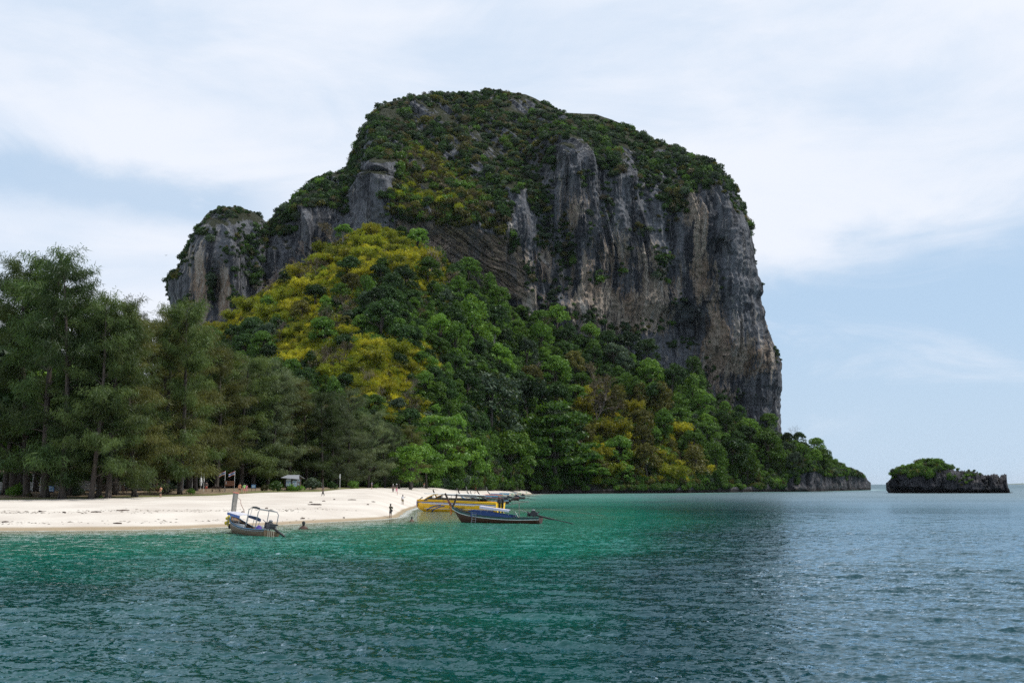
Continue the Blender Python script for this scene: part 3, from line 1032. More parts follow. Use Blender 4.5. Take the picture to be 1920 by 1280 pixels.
# ------------------------------------------------------------------ the islet
def lump(name, label, top, bot, y0, halfd, nc, nr, rel, tanv=0.0, jag=0.0, seedo=0.0, lean=None):
    x0 = min(top[0][0], bot[0][0]); x1 = max(top[-1][0], bot[-1][0])
    px = np.linspace(x0, x1, nc)[None] + np.zeros((nr, 1))
    t = np.linspace(0, 1, nr)[:, None]
    tp = itp(px[0], top)[None]; bt = itp(px[0], bot)[None]
    if jag:
        tp = tp - jag * np.clip(fbm(px[:1] / 5, 0.3 + 0 * px[:1], seedo + 0.37 + 0 * px[:1], 5, 0.8) * 2.2, -1, 1) * np.clip((px[:1] - 1775) / 10, 0.15, 1)
    py = bt + (tp - bt) * t
    u = np.clip((px - x0) / (x1 - x0), 0, 1)
    prof = np.sqrt(np.clip(1 - (2 * u - 1) ** 4, 0, 1))
    arch = np.sqrt(np.clip(1 - np.clip((t - 0.25) / 0.75, 0, 1) ** 2.6, 0, 1)) * (0.72 + 0.28 * sstep(0.02, 0.22, t))
    Y = y0 - halfd * prof * arch
    g = P(px, py, Y)
    n = -gnormals(g)
    n = np.where(np.isfinite(n), n, 0)
    X, Yy, Z = g[..., 0], g[..., 1], g[..., 2]
    d = rel * (1.8 * fbm(X / 8, Yy / 8, Z / 5, 4, .6) + 1.0 * (1 - 2 * np.abs(vn(X / 3.2, Z / 8, seedo + 0 * X))) + 0.5 * vn(X / 1.2, Z / 1.6, seedo + 3 + 0 * X))
    e = np.clip(np.minimum(u, 1 - u) * 12, 0, 1) * np.clip((1 - t) * 6, 0.1, 1)
    g = g + n * (d * e)[..., None]
    bk = g[:, ::-1].copy(); yo = bk[..., 1].copy(); bk[..., 1] = 2 * y0 - bk[..., 1]; bk[..., 0] *= (bk[..., 1] / yo); bk[..., 2] = CAMZ + (bk[..., 2] - CAMZ) * np.where(bk[..., 2] > CAMZ, 0.97 + 0 * yo, 1.0)
    bk = bk[:, ::4]
    full = np.concatenate([g, bk, g[:, :1]], 1)
    skirt = full[:1].copy(); skirt[..., 2] -= 3.0
    full = np.concatenate([skirt, full], 0)
    z = np.zeros(full.shape[:2])
    me = mesh_np(name, full, grid_faces(*full.shape[:2]), ROCK, True, {'soil': z, 'tan': z + tanv, 'brown': z, 'coast': z + 1})
    o = link(name, me); tag(o, label, kind='structure')
    return g, px, py


IS_TOP = [(1661, 905), (1664, 903), (1670, 896), (1676, 886), (1690, 877), (1715, 870), (1740, 863), (1765, 862), (1773, 872), (1782, 880), (1800, 880), (1820, 883), (1845, 888), (1870, 892), (1880, 891), (1887, 893), (1888, 905), (1892, 920), (1899, 923)]
IS_BOT = [(1661, 906), (1664, 910), (1668, 915), (1676, 920), (1686, 923), (1720, 924), (1800, 925), (1890, 925), (1899, 924.5)]
ISLET_G, ISLET_PX, ISLET_PY = lump('rock_islet_terrain', 'low dark limestone islet with an undercut foot standing in open water', IS_TOP, IS_BOT, 474.0, 14.0, 460, 110, 1.35, 0.05, 7.5, 2.0)

# far island low on the horizon
_x = np.linspace(0, 1, 60)
_h = np.where(_x < .12, _x / .12, 1) * (95 + 50 * vn(_x * 7, 0.5 + 0 * _x, 0.2 + 0 * _x) + 30 * _x)
_c = np.stack([19000 + _x * 21000, 40000 + 1500 * _x], -1)
_far = np.concatenate([
    np.stack([_c[:, 0], _c[:, 1] - 900, -3 + 0 * _h], -1)[None],
    np.stack([_c[:, 0], _c[:, 1] - 500, _h * 0.6], -1)[None],
    np.stack([_c[:, 0], _c[:, 1], _h], -1)[None],
    np.stack([_c[:, 0], _c[:, 1] + 900, -3 + 0 * _h], -1)[None]], 0)
_m, _b, _o = new_mat('far_woods')
_d = _b.n('ShaderNodeBsdfDiffuse')
_b.link(_b.mix(_b.smooth(_b.noise(_b.n('ShaderNodeNewGeometry').outputs['Position'], 0.01, 4), .4, .6), (0.05, 0.08, 0.04), (0.09, 0.12, 0.07)), _d.inputs[0])
_b.link(_d.outputs[0], _o.inputs[0])
tag(link('distant_island_hills', mesh_np('distant_island_hills', _far, grid_faces(4, 60), _m, True)), 'faint low island on the horizon beyond the islet', kind='structure')

# ------------------------------------------------------------------ vegetation
LEAF_DARK = leaf_mat('leaves_dark_green', (0.012, 0.030, 0.009), (0.030, 0.066, 0.016), (0.060, 0.115, 0.026), 0.22)
LEAF_MID = leaf_mat('leaves_mid_green', (0.028, 0.065, 0.010), (0.070, 0.145, 0.020), (0.135, 0.23, 0.034), 0.28)
LEAF_BRIGHT = leaf_mat('leaves_bright_green', (0.040, 0.095, 0.014), (0.090, 0.185, 0.024), (0.16, 0.27, 0.045), 0.32)
LEAF_OLIVE = leaf_mat('leaves_olive', (0.035, 0.040, 0.010), (0.085, 0.085, 0.020), (0.150, 0.145, 0.034), 0.28)
LEAF_YELLOW = leaf_mat('leaves_bamboo_yellow', (0.10, 0.125, 0.012), (0.31, 0.30, 0.018), (0.54, 0.49, 0.034), 0.32)
LEAF_LIME = leaf_mat('leaves_bamboo_lime', (0.075, 0.10, 0.009), (0.21, 0.245, 0.016), (0.37, 0.39, 0.030), 0.32)
LEAF_GREY = leaf_mat('leaves_grey_green', (0.022, 0.040, 0.024), (0.050, 0.080, 0.045), (0.10, 0.135, 0.085), 0.22)
LEAF_BROWN = leaf_mat('leaves_dry_brown', (0.050, 0.043, 0.026), (0.105, 0.090, 0.052), (0.165, 0.140, 0.085), 0.22)
NEEDLE = leaf_mat('casuarina_needles', (0.028, 0.048, 0.015), (0.064, 0.098, 0.028), (0.12, 0.158, 0.045), 0.30)
NEEDLE_PALE = leaf_mat('casuarina_needles_grey_green', (0.036, 0.052, 0.028), (0.088, 0.118, 0.056), (0.155, 0.190, 0.095), 0.30)
NEEDLE_DRY = leaf_mat('casuarina_needles_brown', (0.038, 0.048, 0.015), (0.088, 0.098, 0.028), (0.155, 0.160, 0.046), 0.30)
NEEDLE_DARK = leaf_mat('casuarina_needles_dark', (0.018, 0.040, 0.014), (0.044, 0.080, 0.024), (0.088, 0.130, 0.038), 0.28)


def bark(name, c1, c2):
    m, b, out = new_mat(name)
    tc = b.n('ShaderNodeTexCoord')
    n = b.noise(b.mapping(tc.outputs['Object'], scale=(3, 3, 0.6)), 1.5, 6, 0.7)
    p = b.n('ShaderNodeBsdfPrincipled')
    b.link(b.mix(b.smooth(n, .35, .65), c1, c2), p.inputs['Base Color'])
    p.inputs['Roughness'].default_value = 0.9
    bp = b.n('ShaderNodeBump'); bp.inputs['Distance'].default_value = 0.08; b.link(n, bp.inputs['Height']); b.link(bp.outputs[0], p.inputs['Normal'])
    b.link(p.outputs[0], out.inputs[0])
    return m


BARK = bark('bark_brown', (0.028, 0.022, 0.019), (0.085, 0.068, 0.055))
BARK_PALE = bark('bark_pale', (0.16, 0.145, 0.13), (0.34, 0.31, 0.28))
TWIG = bark('twigs_greyish', (0.11, 0.085, 0.075), (0.24, 0.19, 0.165))


def tris(c, d, side, ln, w, r):
    """one slim leaf triangle per row: base centre c, direction d, side vector"""
    v = np.stack([c - side * (w / 2)[:, None], c + side * (w / 2)[:, None], c + d * ln[:, None]], 1)
    return v


def unit(v):
    return v / (np.linalg.norm(v, axis=-1, keepdims=True) + 1e-9)


def leaf_mesh(name, V, mat, r, lvc=None):
    n = len(V)
    lv = (lvc if lvc is not None else 0) + r.random(n) * 0.8
    return mesh_np(name, V.reshape(-1, 3), np.arange(3 * n).reshape(-1, 3), mat, False, {'lv': np.repeat(lv, 3)})


def crown_lobes(r, centers, radii, per, size, flat=1.0, low=-0.35):
    out = []; lvs = []
    for c, R in zip(centers, radii):
        n = int(per * R * R)
        d = unit(r.normal(size=(n, 3)))
        d = d[d[:, 2] > low]
        n = len(d)
        rad = R * (0.70 + 0.38 * r.random(n) ** 0.7)
        p = c + d * rad[:, None] * np.array([1, 1, flat])
        nrm = unit(d * 0.9 + r.normal(size=(n, 3)) * 0.55)
        t = unit(np.cross(nrm, r.normal(size=(n, 3))))
        s = np.cross(nrm, t)
        ln = size * (0.6 + 0.8 * r.random(n)); w = ln * (0.55 + 0.3 * r.random(n))
        out.append(tris(p, t, s, ln, w, r))
        lvs.append(np.full(n, r.random() * 0.35))
    return np.concatenate(out), np.concatenate(lvs)


def limb_mesh(name, segs, mat):
    mb = MB()
    for pts, rr in segs:
        mb.tube(pts, rr, 6, cap=False)
    me = bpy.data.meshes.new(name); me.from_pydata(mb.v, [], mb.f); me.materials.append(mat)
    for p in me.polygons: p.use_smooth = True
    return me


def broad_tree(seed, kind, mat):
    """returns (crown mesh, trunk mesh); about 12 m across, 13 m high, base at the origin"""
    r = np.random.default_rng(seed)
    cs = []; rs = []; segs = []
    if kind == 'round':
        for k in range(34):
            a = r.random() * 6.283; q = r.random() ** 0.5 * 3.9; z = 7.6 + 3.2 * (1 - (q / 4.2) ** 2) + r.normal() * 0.7
            cs.append((q * math.cos(a), q * math.sin(a), z)); rs.append(0.85 + 0.95 * r.random())
        for k in range(16):
            a = r.random() * 6.283; cs.append((4.2 * math.cos(a), 4.2 * math.sin(a), 5.4 + r.normal() * 1.6)); rs.append(0.8 + 0.9 * r.random())
        flat = 0.82
    elif kind == 'tier':
        for lvl in range(6):
            z = 4.0 + lvl * 1.55; q0 = 5.6 * (1 - (lvl / 6.6) ** 1.7)
            for k in range(6 if lvl < 5 else 3):
                a = k / 6 * 6.283 + r.random() * 0.8; q = q0 * (0.45 + 0.55 * r.random())
                cs.append((q * math.cos(a), q * math.sin(a), z + r.normal() * 0.35)); rs.append(1.35 + 0.8 * r.random())
        flat = 0.34
    elif kind == 'tall':
        for k in range(16):
            a = r.random() * 6.283; q = r.random() ** 0.5 * 3.0; z = 9.0 + 2.9 * (1 - (q / 3.4) ** 2) + r.normal() * 1.0
            cs.append((q * math.cos(a), q * math.sin(a), z)); rs.append(1.0 + 0.9 * r.random())
        flat = 0.7
    else:  # creeper-hung column
        for k in range(26):
            a = r.random() * 6.283; z = 1.0 + 10.5 * r.random(); q = 3.4 * (1 - (z / 13) ** 3) * (0.6 + 0.5 * r.random())
            cs.append((q * math.cos(a), q * math.sin(a), z)); rs.append(1.1 + 0.9 * r.random())
        flat = 1.15
    cs = np.array(cs)
    V, lv = crown_lobes(r, cs, rs, 72 if kind != 'tier' else 80, 0.55, flat)
    segs.append(([(0, 0, -1.5), (0.15, 0.1, 3.0), (0.1, 0.3, 7.0)], [0.42, 0.3, 0.2]))
    for k in range(7):
        c = cs[r.integers(len(cs))]
        segs.append(([(0.12, 0.1, 2.5 + r.random() * 3.5), tuple(c * np.array([.5, .5, .85])), tuple(c)], [0.17, 0.11, 0.05]))
    return leaf_mesh('crown', V, mat, r, lv), limb_mesh('trunk', segs, BARK_PALE if kind == 'tall' else BARK)


def bamboo_clump(seed, mat):
    r = np.random.default_rng(seed)
    out = []; segs = []
    for k in range(34):
        a = r.random() * 6.283; H = 5.5 + 4 * r.random(); reach = 2.0 + 3.0 * r.random()
        t = np.linspace(0, 1, 7)
        x = 0.6 * math.cos(a) + reach * t ** 2.1 * math.cos(a); y = 0.6 * math.sin(a) + reach * t ** 2.1 * math.sin(a)
        z = H * (t - 0.32 * t ** 3.5)
        segs.append((list(zip(x[:6], y[:6], z[:6])), [0.05, 0.045, 0.04, 0.035, 0.03, 0.02]))
        n = 95
        q = 0.18 + 0.82 * r.random(n) ** 0.7
        c = np.stack([np.interp(q, t, x), np.interp(q, t, y), np.interp(q, t, z)], 1) + r.normal(size=(n, 3)) * np.array([.42, .42, .36])
        d = unit(r.normal(size=(n, 3)) * 0.6 + np.array([0.5 * math.cos(a), 0.5 * math.sin(a), -0.35]))
        s = unit(np.cross(d, r.normal(size=(n, 3))))
        ln = 0.55 + 0.6 * r.random(n)
        out.append(tris(c, d, s, ln, ln * 0.24, r))
    return leaf_mesh('foliage', np.concatenate(out), mat, r), limb_mesh('culms', segs, TWIG)


def bare_tree(seed, leafy=None):
    r = np.random.default_rng(seed)
    segs = []; tips = []

    def grow(p, d, ln, rad, lvl):
        q = p + d * ln * 0.5 + r.normal(size=3) * 0.06 * ln
        e = p + d * ln + r.normal(size=3) * 0.1 * ln
        segs.append(([tuple(p), tuple(q), tuple(e)], [rad, rad * .85, rad * .65]))
        if lvl == 4:
            tips.append(e); return
        for k in range(3 if lvl < 3 else 4):
            nd = unit(d * 0.9 + r.normal(size=3) * 0.55 + np.array([0, 0, 0.18]))
            grow(e if k else q, nd, ln * (0.62 + 0.2 * r.random()), rad * 0.55, lvl + 1)
    grow(np.array([0, 0, -1.0]), np.array([0.05, 0, 1.0]), 4.6, 0.26, 0)
    tw = np.array(tips)
    n = len(tw) * 7
    c = np.repeat(tw, 7, 0) + r.normal(size=(n, 3)) * 0.35
    d = unit(r.normal(size=(n, 3)) + np.array([0, 0, .5])); s = unit(np.cross(d, r.normal(size=(n, 3))))
    ln = 0.5 + 0.5 * r.random(n)
    V = tris(c, d, s, ln, ln * (0.07 if leafy is None else 0.4), r)
    return leaf_mesh('crown', V, TWIG if leafy is None else leafy, r), limb_mesh('trunk', segs, TWIG)


def bush_mesh(seed, mat, R=2.0, per=95, size=0.42, kind='round'):
    r = np.random.default_rng(seed)
    cs = []; rs = []
    for k in range(6):
        a = r.random() * 6.283; q = R * 0.5 * r.random() ** .5
        cs.append((q * math.cos(a), q * math.sin(a), R * (0.35 + 0.5 * r.random()))); rs.append(R * (0.42 + 0.25 * r.random()))
    V, lv = crown_lobes(r, np.array(cs), rs, per, size, 0.9, -0.5)
    if kind == 'spiky':
        n = len(V); c = V.mean(1); d = unit(r.normal(size=(n, 3)) + np.array([0, 0, 1.0])); s = unit(np.cross(d, r.normal(size=(n, 3))))
        ln = size * (1.2 + 1.2 * r.random(n)); V = tris(c, d, s, ln, ln * 0.16, r)
    return leaf_mesh('foliage', V, mat, r, lv)


def casuarina(seed, mat, H=30.0, wide=1.0, gap=0.0):
    """tall she-oak: leading stem, rising limbs, long drooping feathery plumes"""
    r = np.random.default_rng(seed)
    segs = []; V = []; LV = []
    t = np.linspace(0, 1, 10)
    bx = 0.9 * np.sin(t * 2.2 + r.random() * 6) * t; by = 0.9 * np.sin(t * 1.7 + r.random() * 6) * t
    segs.append(([(x, y, z) for x, y, z in zip(bx, by, t * H * 0.97)], list(0.40 * (1 - t) ** 0.8 + 0.03)))
    for k in range(5):   # root flare
        a = k / 5 * 6.283 + r.random()
        segs.append(([(0.62 * math.cos(a), 0.62 * math.sin(a), -0.25), (0.30 * math.cos(a), 0.30 * math.sin(a), 0.5), (0.1 * math.cos(a), 0.1 * math.sin(a), 1.6)], [0.16, 0.18, 0.16]))
    nl = 56
    for k in range(nl):
        h = (0.075 + 0.90 * (k + r.random()) / nl)
        if gap and r.random() < gap: continue
        z0 = h * H; x0 = np.interp(h, t, bx); y0 = np.interp(h, t, by)
        L = wide * (5.6 * (1 - h) ** 0.75 + 0.7) * (0.45 + 0.8 * r.random())
        a = r.random() * 6.283; up = 0.10 + 0.45 * r.random() + 1.0 * h
        m = 5; q = np.linspace(0, 1, m)
        lx = x0 + L * q * math.cos(a); ly = y0 + L * q * math.sin(a)
        lz = z0 + L * (up * q - 0.38 * q ** 2.2)
        segs.append((list(zip(lx, ly, lz)), list(0.12 * (1 - h * 0.7) * (1 - q * 0.8))))
        npl = int(3 + L * 1.0)
        for j in range(npl):
            f = 0.30 + 0.70 * (j + r.random()) / npl
            b = np.array([np.interp(f, q, lx), np.interp(f, q, ly), np.interp(f, q, lz)])
            pa = a + r.normal() * 0.9
            ax = unit(np.array([math.cos(pa) * 0.8, math.sin(pa) * 0.8, 0.25 + 0.75 * r.random()]))
            pl = 1.6 + 2.2 * r.random()
            n = 125
            s = r.random(n)
            cc = b + ax * (s * pl)[:, None] + r.normal(size=(n, 3)) * (0.16 + 0.22 * np.sin(s * 2.6))[:, None]
            cc[:, 2] -= (s ** 2) * 0.9
            d = unit(ax * 0.45 + r.normal(size=(n, 3)) * 0.42 + np.array([0, 0, -0.85]))
            sv = unit(np.cross(d, r.normal(size=(n, 3))))
            ln = 0.35 + 0.50 * r.random(n)
            V.append(tris(cc, d, sv, ln, 0.055 + 0.05 * r.random(n), r)); LV.append(np.full(n, 0.4 * r.random()))
    return leaf_mesh('crown', np.concatenate(V), mat, r, np.concatenate(LV)), limb_mesh('trunk', segs, BARK)


ORD = 'first second third fourth fifth sixth seventh eighth ninth tenth eleventh twelfth thirteenth fourteenth fifteenth sixteenth seventeenth eighteenth nineteenth twentieth'.split()


def ordw(i):
    if i < 20: return ORD[i]
    tens = {2: 'twenty', 3: 'thirty', 4: 'forty', 5: 'fifty', 6: 'sixty'}[(i + 1) // 10]
    u = (i + 1) % 10
    return tens[:-1] + 'ieth' if u == 0 else tens + '-' + ORD[u - 1]


def put(name, parts, loc, s, rz, cat, group, tilt=(0, 0)):
    """a plant as a thing: Empty at its base, each part a mesh sharing data with its kind"""
    o = bpy.data.objects.new(name, None); COL.objects.link(o)
    o.location = loc; o.scale = s if hasattr(s, '__len__') else (s, s, s)
    o.rotation_euler = (tilt[0], tilt[1], rz)
    o['category'] = cat; o['group'] = group
    for pn, me in parts:
        c = bpy.data.objects.new(pn, me); COL.objects.link(c); c.parent = o
    return o


# kinds of slope tree: key -> (name, colour words, list of (crown, trunk))
KINDS = {
    'dark': ('jungle_tree', 'dark green rounded', [broad_tree(100 + i, 'round', LEAF_DARK) for i in range(4)]),
    'mid': ('jungle_tree', 'mid green rounded', [broad_tree(110 + i, 'round', LEAF_MID) for i in range(4)]),
    'bright': ('jungle_tree', 'bright green leafy', [broad_tree(120 + i, 'tall' if i == 0 else 'round', LEAF_BRIGHT) for i in range(4)]),
    'grey': ('jungle_tree', 'grey green small-leaved', [broad_tree(130 + i, 'round', LEAF_GREY) for i in range(2)]),
    'olive': ('jungle_tree', 'olive leafy', [broad_tree(135 + i, 'column' if i == 0 else 'round', LEAF_OLIVE) for i in range(3)]),
    'vine': ('creeper_covered_tree', 'green creeper-hung', [broad_tree(140 + i, 'column', LEAF_MID) for i in range(3)]),
    'tier': ('sea_almond_tree', 'bright green tiered', [broad_tree(150 + i, 'tier', LEAF_BRIGHT) for i in range(2)]),
    'yellow': ('bamboo_clump', 'golden yellow', [bamboo_clump(160 + i, LEAF_YELLOW) for i in range(3)]),
    'lime': ('bamboo_clump', 'lime green', [bamboo_clump(170 + i, LEAF_LIME) for i in range(3)]),
    'bare': ('bare_tree', 'leafless greyish brown', [bare_tree(180 + i) for i in range(3)]),
    'dry': ('jungle_tree', 'dry brownish thin-leaved', [bare_tree(190 + i, LEAF_BROWN) for i in range(2)]),
}
NOUN = {'jungle_tree': 'tree', 'creeper_covered_tree': 'tree', 'sea_almond_tree': 'tree', 'bamboo_clump': 'bamboo clump', 'bare_tree': 'tree'}
CATS = {'jungle_tree': 'tree', 'creeper_covered_tree': 'tree', 'sea_almond_tree': 'tree', 'bamboo_clump': 'bamboo', 'bare_tree': 'tree'}
YEL = [[(385, 640), (395, 600), (470, 560), (520, 515), (600, 450), (700, 405), (770, 430), (830, 475), (845, 535), (800, 560), (760, 545), (720, 535), (690, 548), (665, 570), (640, 605), (600, 620), (560, 600), (500, 620), (440, 650)],
       [(490, 640), (560, 610), (640, 640), (740, 640), (800, 650), (830, 680), (790, 700), (760, 740), (790, 800), (720, 800), (660, 740), (580, 700), (520, 690)]]
BRN = [(1060, 735), (1130, 725), (1220, 770), (1290, 825), (1310, 915), (1180, 922), (1110, 900), (1075, 850)]
VINE = [[(850, 515), (900, 552), (960, 585), (1030, 640), (1070, 705), (1000, 705), (940, 650), (870, 600)], [(740, 612), (840, 620), (910, 685), (840, 705)]]
DK = [[(670, 540), (765, 540), (790, 640), (740, 660), (680, 620)], [(850, 560), (950, 575), (960, 650), (850, 640)], [(850, 690), (985, 690), (1000, 900), (860, 850)], [(400, 605), (530, 590), (540, 640), (430, 690)],
      [(1000, 590), (1180, 640), (1300, 710), (1400, 790), (1250, 760), (1080, 700)]]


def pick_kind(x, y, r):
    u = r.random()
    x = x + r.normal() * 13; y = y + r.normal() * 11
    if any(inpoly([x], [y], q)[0] for q in YEL):
        return 'yellow' if u < .46 else 'lime' if u < .84 else 'olive' if u < .84 else 'dry' if u < .87 else 'bare' if u < .92 else 'mid' if u < .97 else 'dark'
    if inpoly([x], [y], BRN)[0]:
        return 'yellow' if u < .15 else 'olive' if u < .46 else 'dry' if u < .58 else 'lime' if u < .70 else 'mid'
    if any(inpoly([x], [y], q)[0] for q in VINE):
        return 'bright' if u < .35 else 'mid' if u < .6 else 'vine' if u < .85 else 'dark'
    if any(inpoly([x], [y], q)[0] for q in DK):
        return 'dark' if u < .62 else 'vine' if u < .75 else 'mid' if u < .9 else 'grey'
    if x > 1460:
        return 'mid' if u < .5 else 'dark' if u < .8 else 'grey'
    if x > 1330:
        return 'dark' if u < .3 else 'mid' if u < .66 else 'bright' if u < .76 else 'olive' if u < .88 else 'grey' if u < .96 else 'dry'
    return 'dark' if u < .34 else 'mid' if u < .56 else 'vine' if u < .70 else 'grey' if u < .78 else 'bright' if u < .86 else 'olive' if u < .92 else 'dry' if u < .96 else 'bare'


def build_slope_trees():
    r = np.random.default_rng(5)
    # hand placed ones the picture is known by: px, py of the foot, crown width in px, kind
    L = [(715, 640, 74, 'dark'), (752, 668, 66, 'dark'), (585, 585, 50, 'dark'), (470, 645, 44, 'dark'), (515, 632, 36, 'dark'), (640, 465, 46, 'bright'),
         (575, 512, 52, 'bare'), (618, 468, 50, 'dry'), (800, 520, 60, 'bare'), (835, 535, 44, 'dry'), (520, 655, 50, 'bare'), (655, 560, 46, 'olive'),
         (880, 640, 84, 'vine'), (930, 640, 66, 'dark'), (935, 700, 54, 'bright'), (915, 810, 120, 'grey'), (870, 765, 76, 'dark'), (985, 805, 84, 'dark'),
         (1040, 900, 135, 'tier'), (825, 905, 100, 'tier'), (845, 870, 52, 'olive'), (880, 905, 84, 'mid'), (955, 905, 90, 'mid'), (1000, 905, 70, 'mid'), (1095, 905, 70, 'tier'), (780, 900, 70, 'bright'),
         (1150, 900, 56, 'lime'), (1190, 880, 60, 'yellow'), (1120, 800, 70, 'dry'), (1150, 830, 64, 'yellow'), (1215, 905, 60, 'olive'), (1260, 905, 60, 'lime'), (700, 470, 46, 'lime'),
         (1375, 880, 64, 'dark'), (1440, 870, 60, 'mid'), (1405, 905, 60, 'vine'), (1340, 905, 60, 'vine'), (1300, 890, 56, 'olive'), (1440, 808, 36, 'mid'), (1495, 828, 24, 'bare'),
         (765, 668, 50, 'dark'), (735, 600, 50, 'dark'), (700, 600, 52, 'dark'), (610, 600, 40, 'bright'), (560, 610, 44, 'olive'), (650, 690, 44, 'dry'), (620, 700, 44, 'bare'), (755, 755, 46, 'bare')]
    pts = list(L)
    taken = np.array([(a, b_, c) for a, b_, c, _ in L], float)
    y = 912.0
    while y > 405:
        step = 13.5 if y > 700 else 12
        x = 385 + r.random() * 25
        while x < 1628:
            xx = x + r.normal() * 6; yy = y + r.normal() * 5
            top = itp(xx, SL_TOP)
            w = 26 + 30 * r.random() ** 1.7 if xx < 1320 else 20 + 18 * r.random() ** 1.5
            if xx > 1560: w *= 0.7
            x += w * 0.80
            if yy < top + 6 or yy > 914: continue
            if xx < 520 and yy > 760: continue
            if xx < 800 and yy > 830 - 0.0 * xx: continue
            if xx > 985 and yy > 908 - max(0, (itp(xx, WALL) - 2)) * 1.7: continue
            d = np.hypot(taken[:, 0] - xx, (taken[:, 1] - yy) * 1.5)
            if (d < (taken[:, 2] + w) * 0.20).any(): continue
            pts.append((xx, yy, w, pick_kind(xx, yy, r)))
        y -= step * 1.35
    pts = sorted(pts, key=lambda q: q[2] * 1.0, reverse=True)
    arr = np.array([(p[0], p[1]) for p in pts])
    pos, ok, tt = slope_at(arr[:, 0], arr[:, 1])
    items = []
    for i, (x, yy, w, k) in enumerate(pts):
        if not ok[i]:
            continue
        p = pos[i]
        m = w * p[1] / F / (10.6 if k not in ('tall',) else 8.5)
        if k in ('yellow', 'lime'): m *= 1.12
        items.append([x, yy, k, p, m, w])
    print('slope trees', len(items))
    return items


SLOPE_ITEMS = build_slope_trees()


def place_slope():
    r = np.random.default_rng(15)
    byname = {}
    keep = []; extra = []
    for it in sorted(SLOPE_ITEMS, key=lambda q: -q[5]):
        nm = KINDS[it[2]][0]
        byname[nm] = byname.get(nm, 0) + 1
        (keep if byname[nm] <= 285 else extra).append(it)
    groups = {}
    for it in keep:
        tier = int(max(0, (916 - it[1])) // 42)
        groups.setdefault((it[2], tier), []).append(it)
    for (k, tier), lst in groups.items():
        nm, words, meshes = KINDS[k]
        lst.sort(key=lambda q: q[0])
        for i, (x, yy, _, p, m, w) in enumerate(lst):
            crown, trunk = meshes[r.integers(len(meshes))]
            pn = ('foliage', 'culms') if nm == 'bamboo_clump' else ('crown', 'trunk')
            hz = r.uniform(0.85, 1.15)
            o = put(nm, [(pn[0], crown), (pn[1], trunk)], (p[0], p[1], p[2] - 0.35 * m * (2.5 if k not in ('bare', 'dry', 'yellow', 'lime') else 0.5)), (m * r.uniform(.82, 1.2), m * r.uniform(.85, 1.15), m * hz), r.random() * 6.28, CATS[nm],
                    {'bamboo_clump': 'bamboo clumps on the wooded slope', 'bare_tree': 'leafless trees on the wooded slope'}.get(nm, 'jungle trees on the wooded slope'), (r.normal() * .05, r.normal() * .05))
            o['label'] = f"{words} {NOUN[nm]}, {ordw(i)} from the left in the {ordw(tier)} tier up the slope"
    return extra


EXTRA = place_slope()


# ---- scatter of what nobody could count
def scatter(name, label, pts, scl, rot, idx, sources, nrm=None):
    me = bpy.data.meshes.new(name)
    n = len(pts)
    me.vertices.add(n); me.vertices.foreach_set('co', np.ascontiguousarray(pts, np.float32).ravel())
    for an, ty, av in (('scl', 'FLOAT', scl), ('rot', 'FLOAT', rot), ('idx', 'INT', idx)):
        at = me.attributes.new(an, ty, 'POINT')
        at.data.foreach_set('value', np.ascontiguousarray(av, np.float32 if ty == 'FLOAT' else np.int32))
    o = link(name, me)
    ng = bpy.data.node_groups.new(name, 'GeometryNodeTree')
    ng.interface.new_socket('Geometry', in_out='INPUT', socket_type='NodeSocketGeometry')
    ng.interface.new_socket('Geometry', in_out='OUTPUT', socket_type='NodeSocketGeometry')
    gi = ng.nodes.new('NodeGroupInput'); go = ng.nodes.new('NodeGroupOutput')
    jn = ng.nodes.new('GeometryNodeJoinGeometry')

    def na(nm, dt):
        a = ng.nodes.new('GeometryNodeInputNamedAttribute'); a.data_type = dt
        a.inputs['Name'].default_value = nm
        return a.outputs['Attribute']
    s = na('scl', 'FLOAT'); rz = na('rot', 'FLOAT'); ix = na('idx', 'INT')
    cx = ng.nodes.new('ShaderNodeCombineXYZ'); ng.links.new(rz, cx.inputs[2])
    for j, me_s in enumerate(sources):
        so = bpy.data.objects.new(name + '_source', me_s)
        oi = ng.nodes.new('GeometryNodeObjectInfo'); oi.inputs['Object'].default_value = so; oi.inputs['As Instance'].default_value = True
        cmp_ = ng.nodes.new('FunctionNodeCompare'); cmp_.data_type = 'INT'; cmp_.operation = 'EQUAL'
        ng.links.new(ix, cmp_.inputs[2]); cmp_.inputs[3].default_value = j
        ip = ng.nodes.new('GeometryNodeInstanceOnPoints')
        ng.links.new(gi.outputs[0], ip.inputs['Points']); ng.links.new(oi.outputs['Geometry'], ip.inputs['Instance'])
        ng.links.new(cmp_.outputs[0], ip.inputs['Selection'])
        ng.links.new(cx.outputs[0], ip.inputs['Rotation']); ng.links.new(s, ip.inputs['Scale'])
        ng.links.new(ip.outputs[0], jn.inputs[0])
    ng.links.new(jn.outputs[0], go.inputs[0])
    md = o.modifiers.new('scatter', 'NODES'); md.node_group = ng
    tag(o, label, kind='stuff')
    return o


BUSH = [bush_mesh(300, LEAF_DARK), bush_mesh(301, LEAF_DARK), bush_mesh(302, LEAF_MID), bush_mesh(303, LEAF_MID), bush_mesh(304, LEAF_BRIGHT), bush_mesh(305, LEAF_OLIVE),
        bush_mesh(306, LEAF_YELLOW, kind='spiky'), bush_mesh(307, LEAF_LIME, kind='spiky'), bush_mesh(308, LEAF_GREY), bush_mesh(309, LEAF_BROWN, per=60, kind='spiky'), bush_mesh(310, LEAF_BROWN, per=70)]


def probs(r, n, table):
    k = np.array([t[0] for t in table]); w = np.array([t[1] for t in table], float); w /= w.sum()
    return k[r.choice(len(k), n, p=w)]


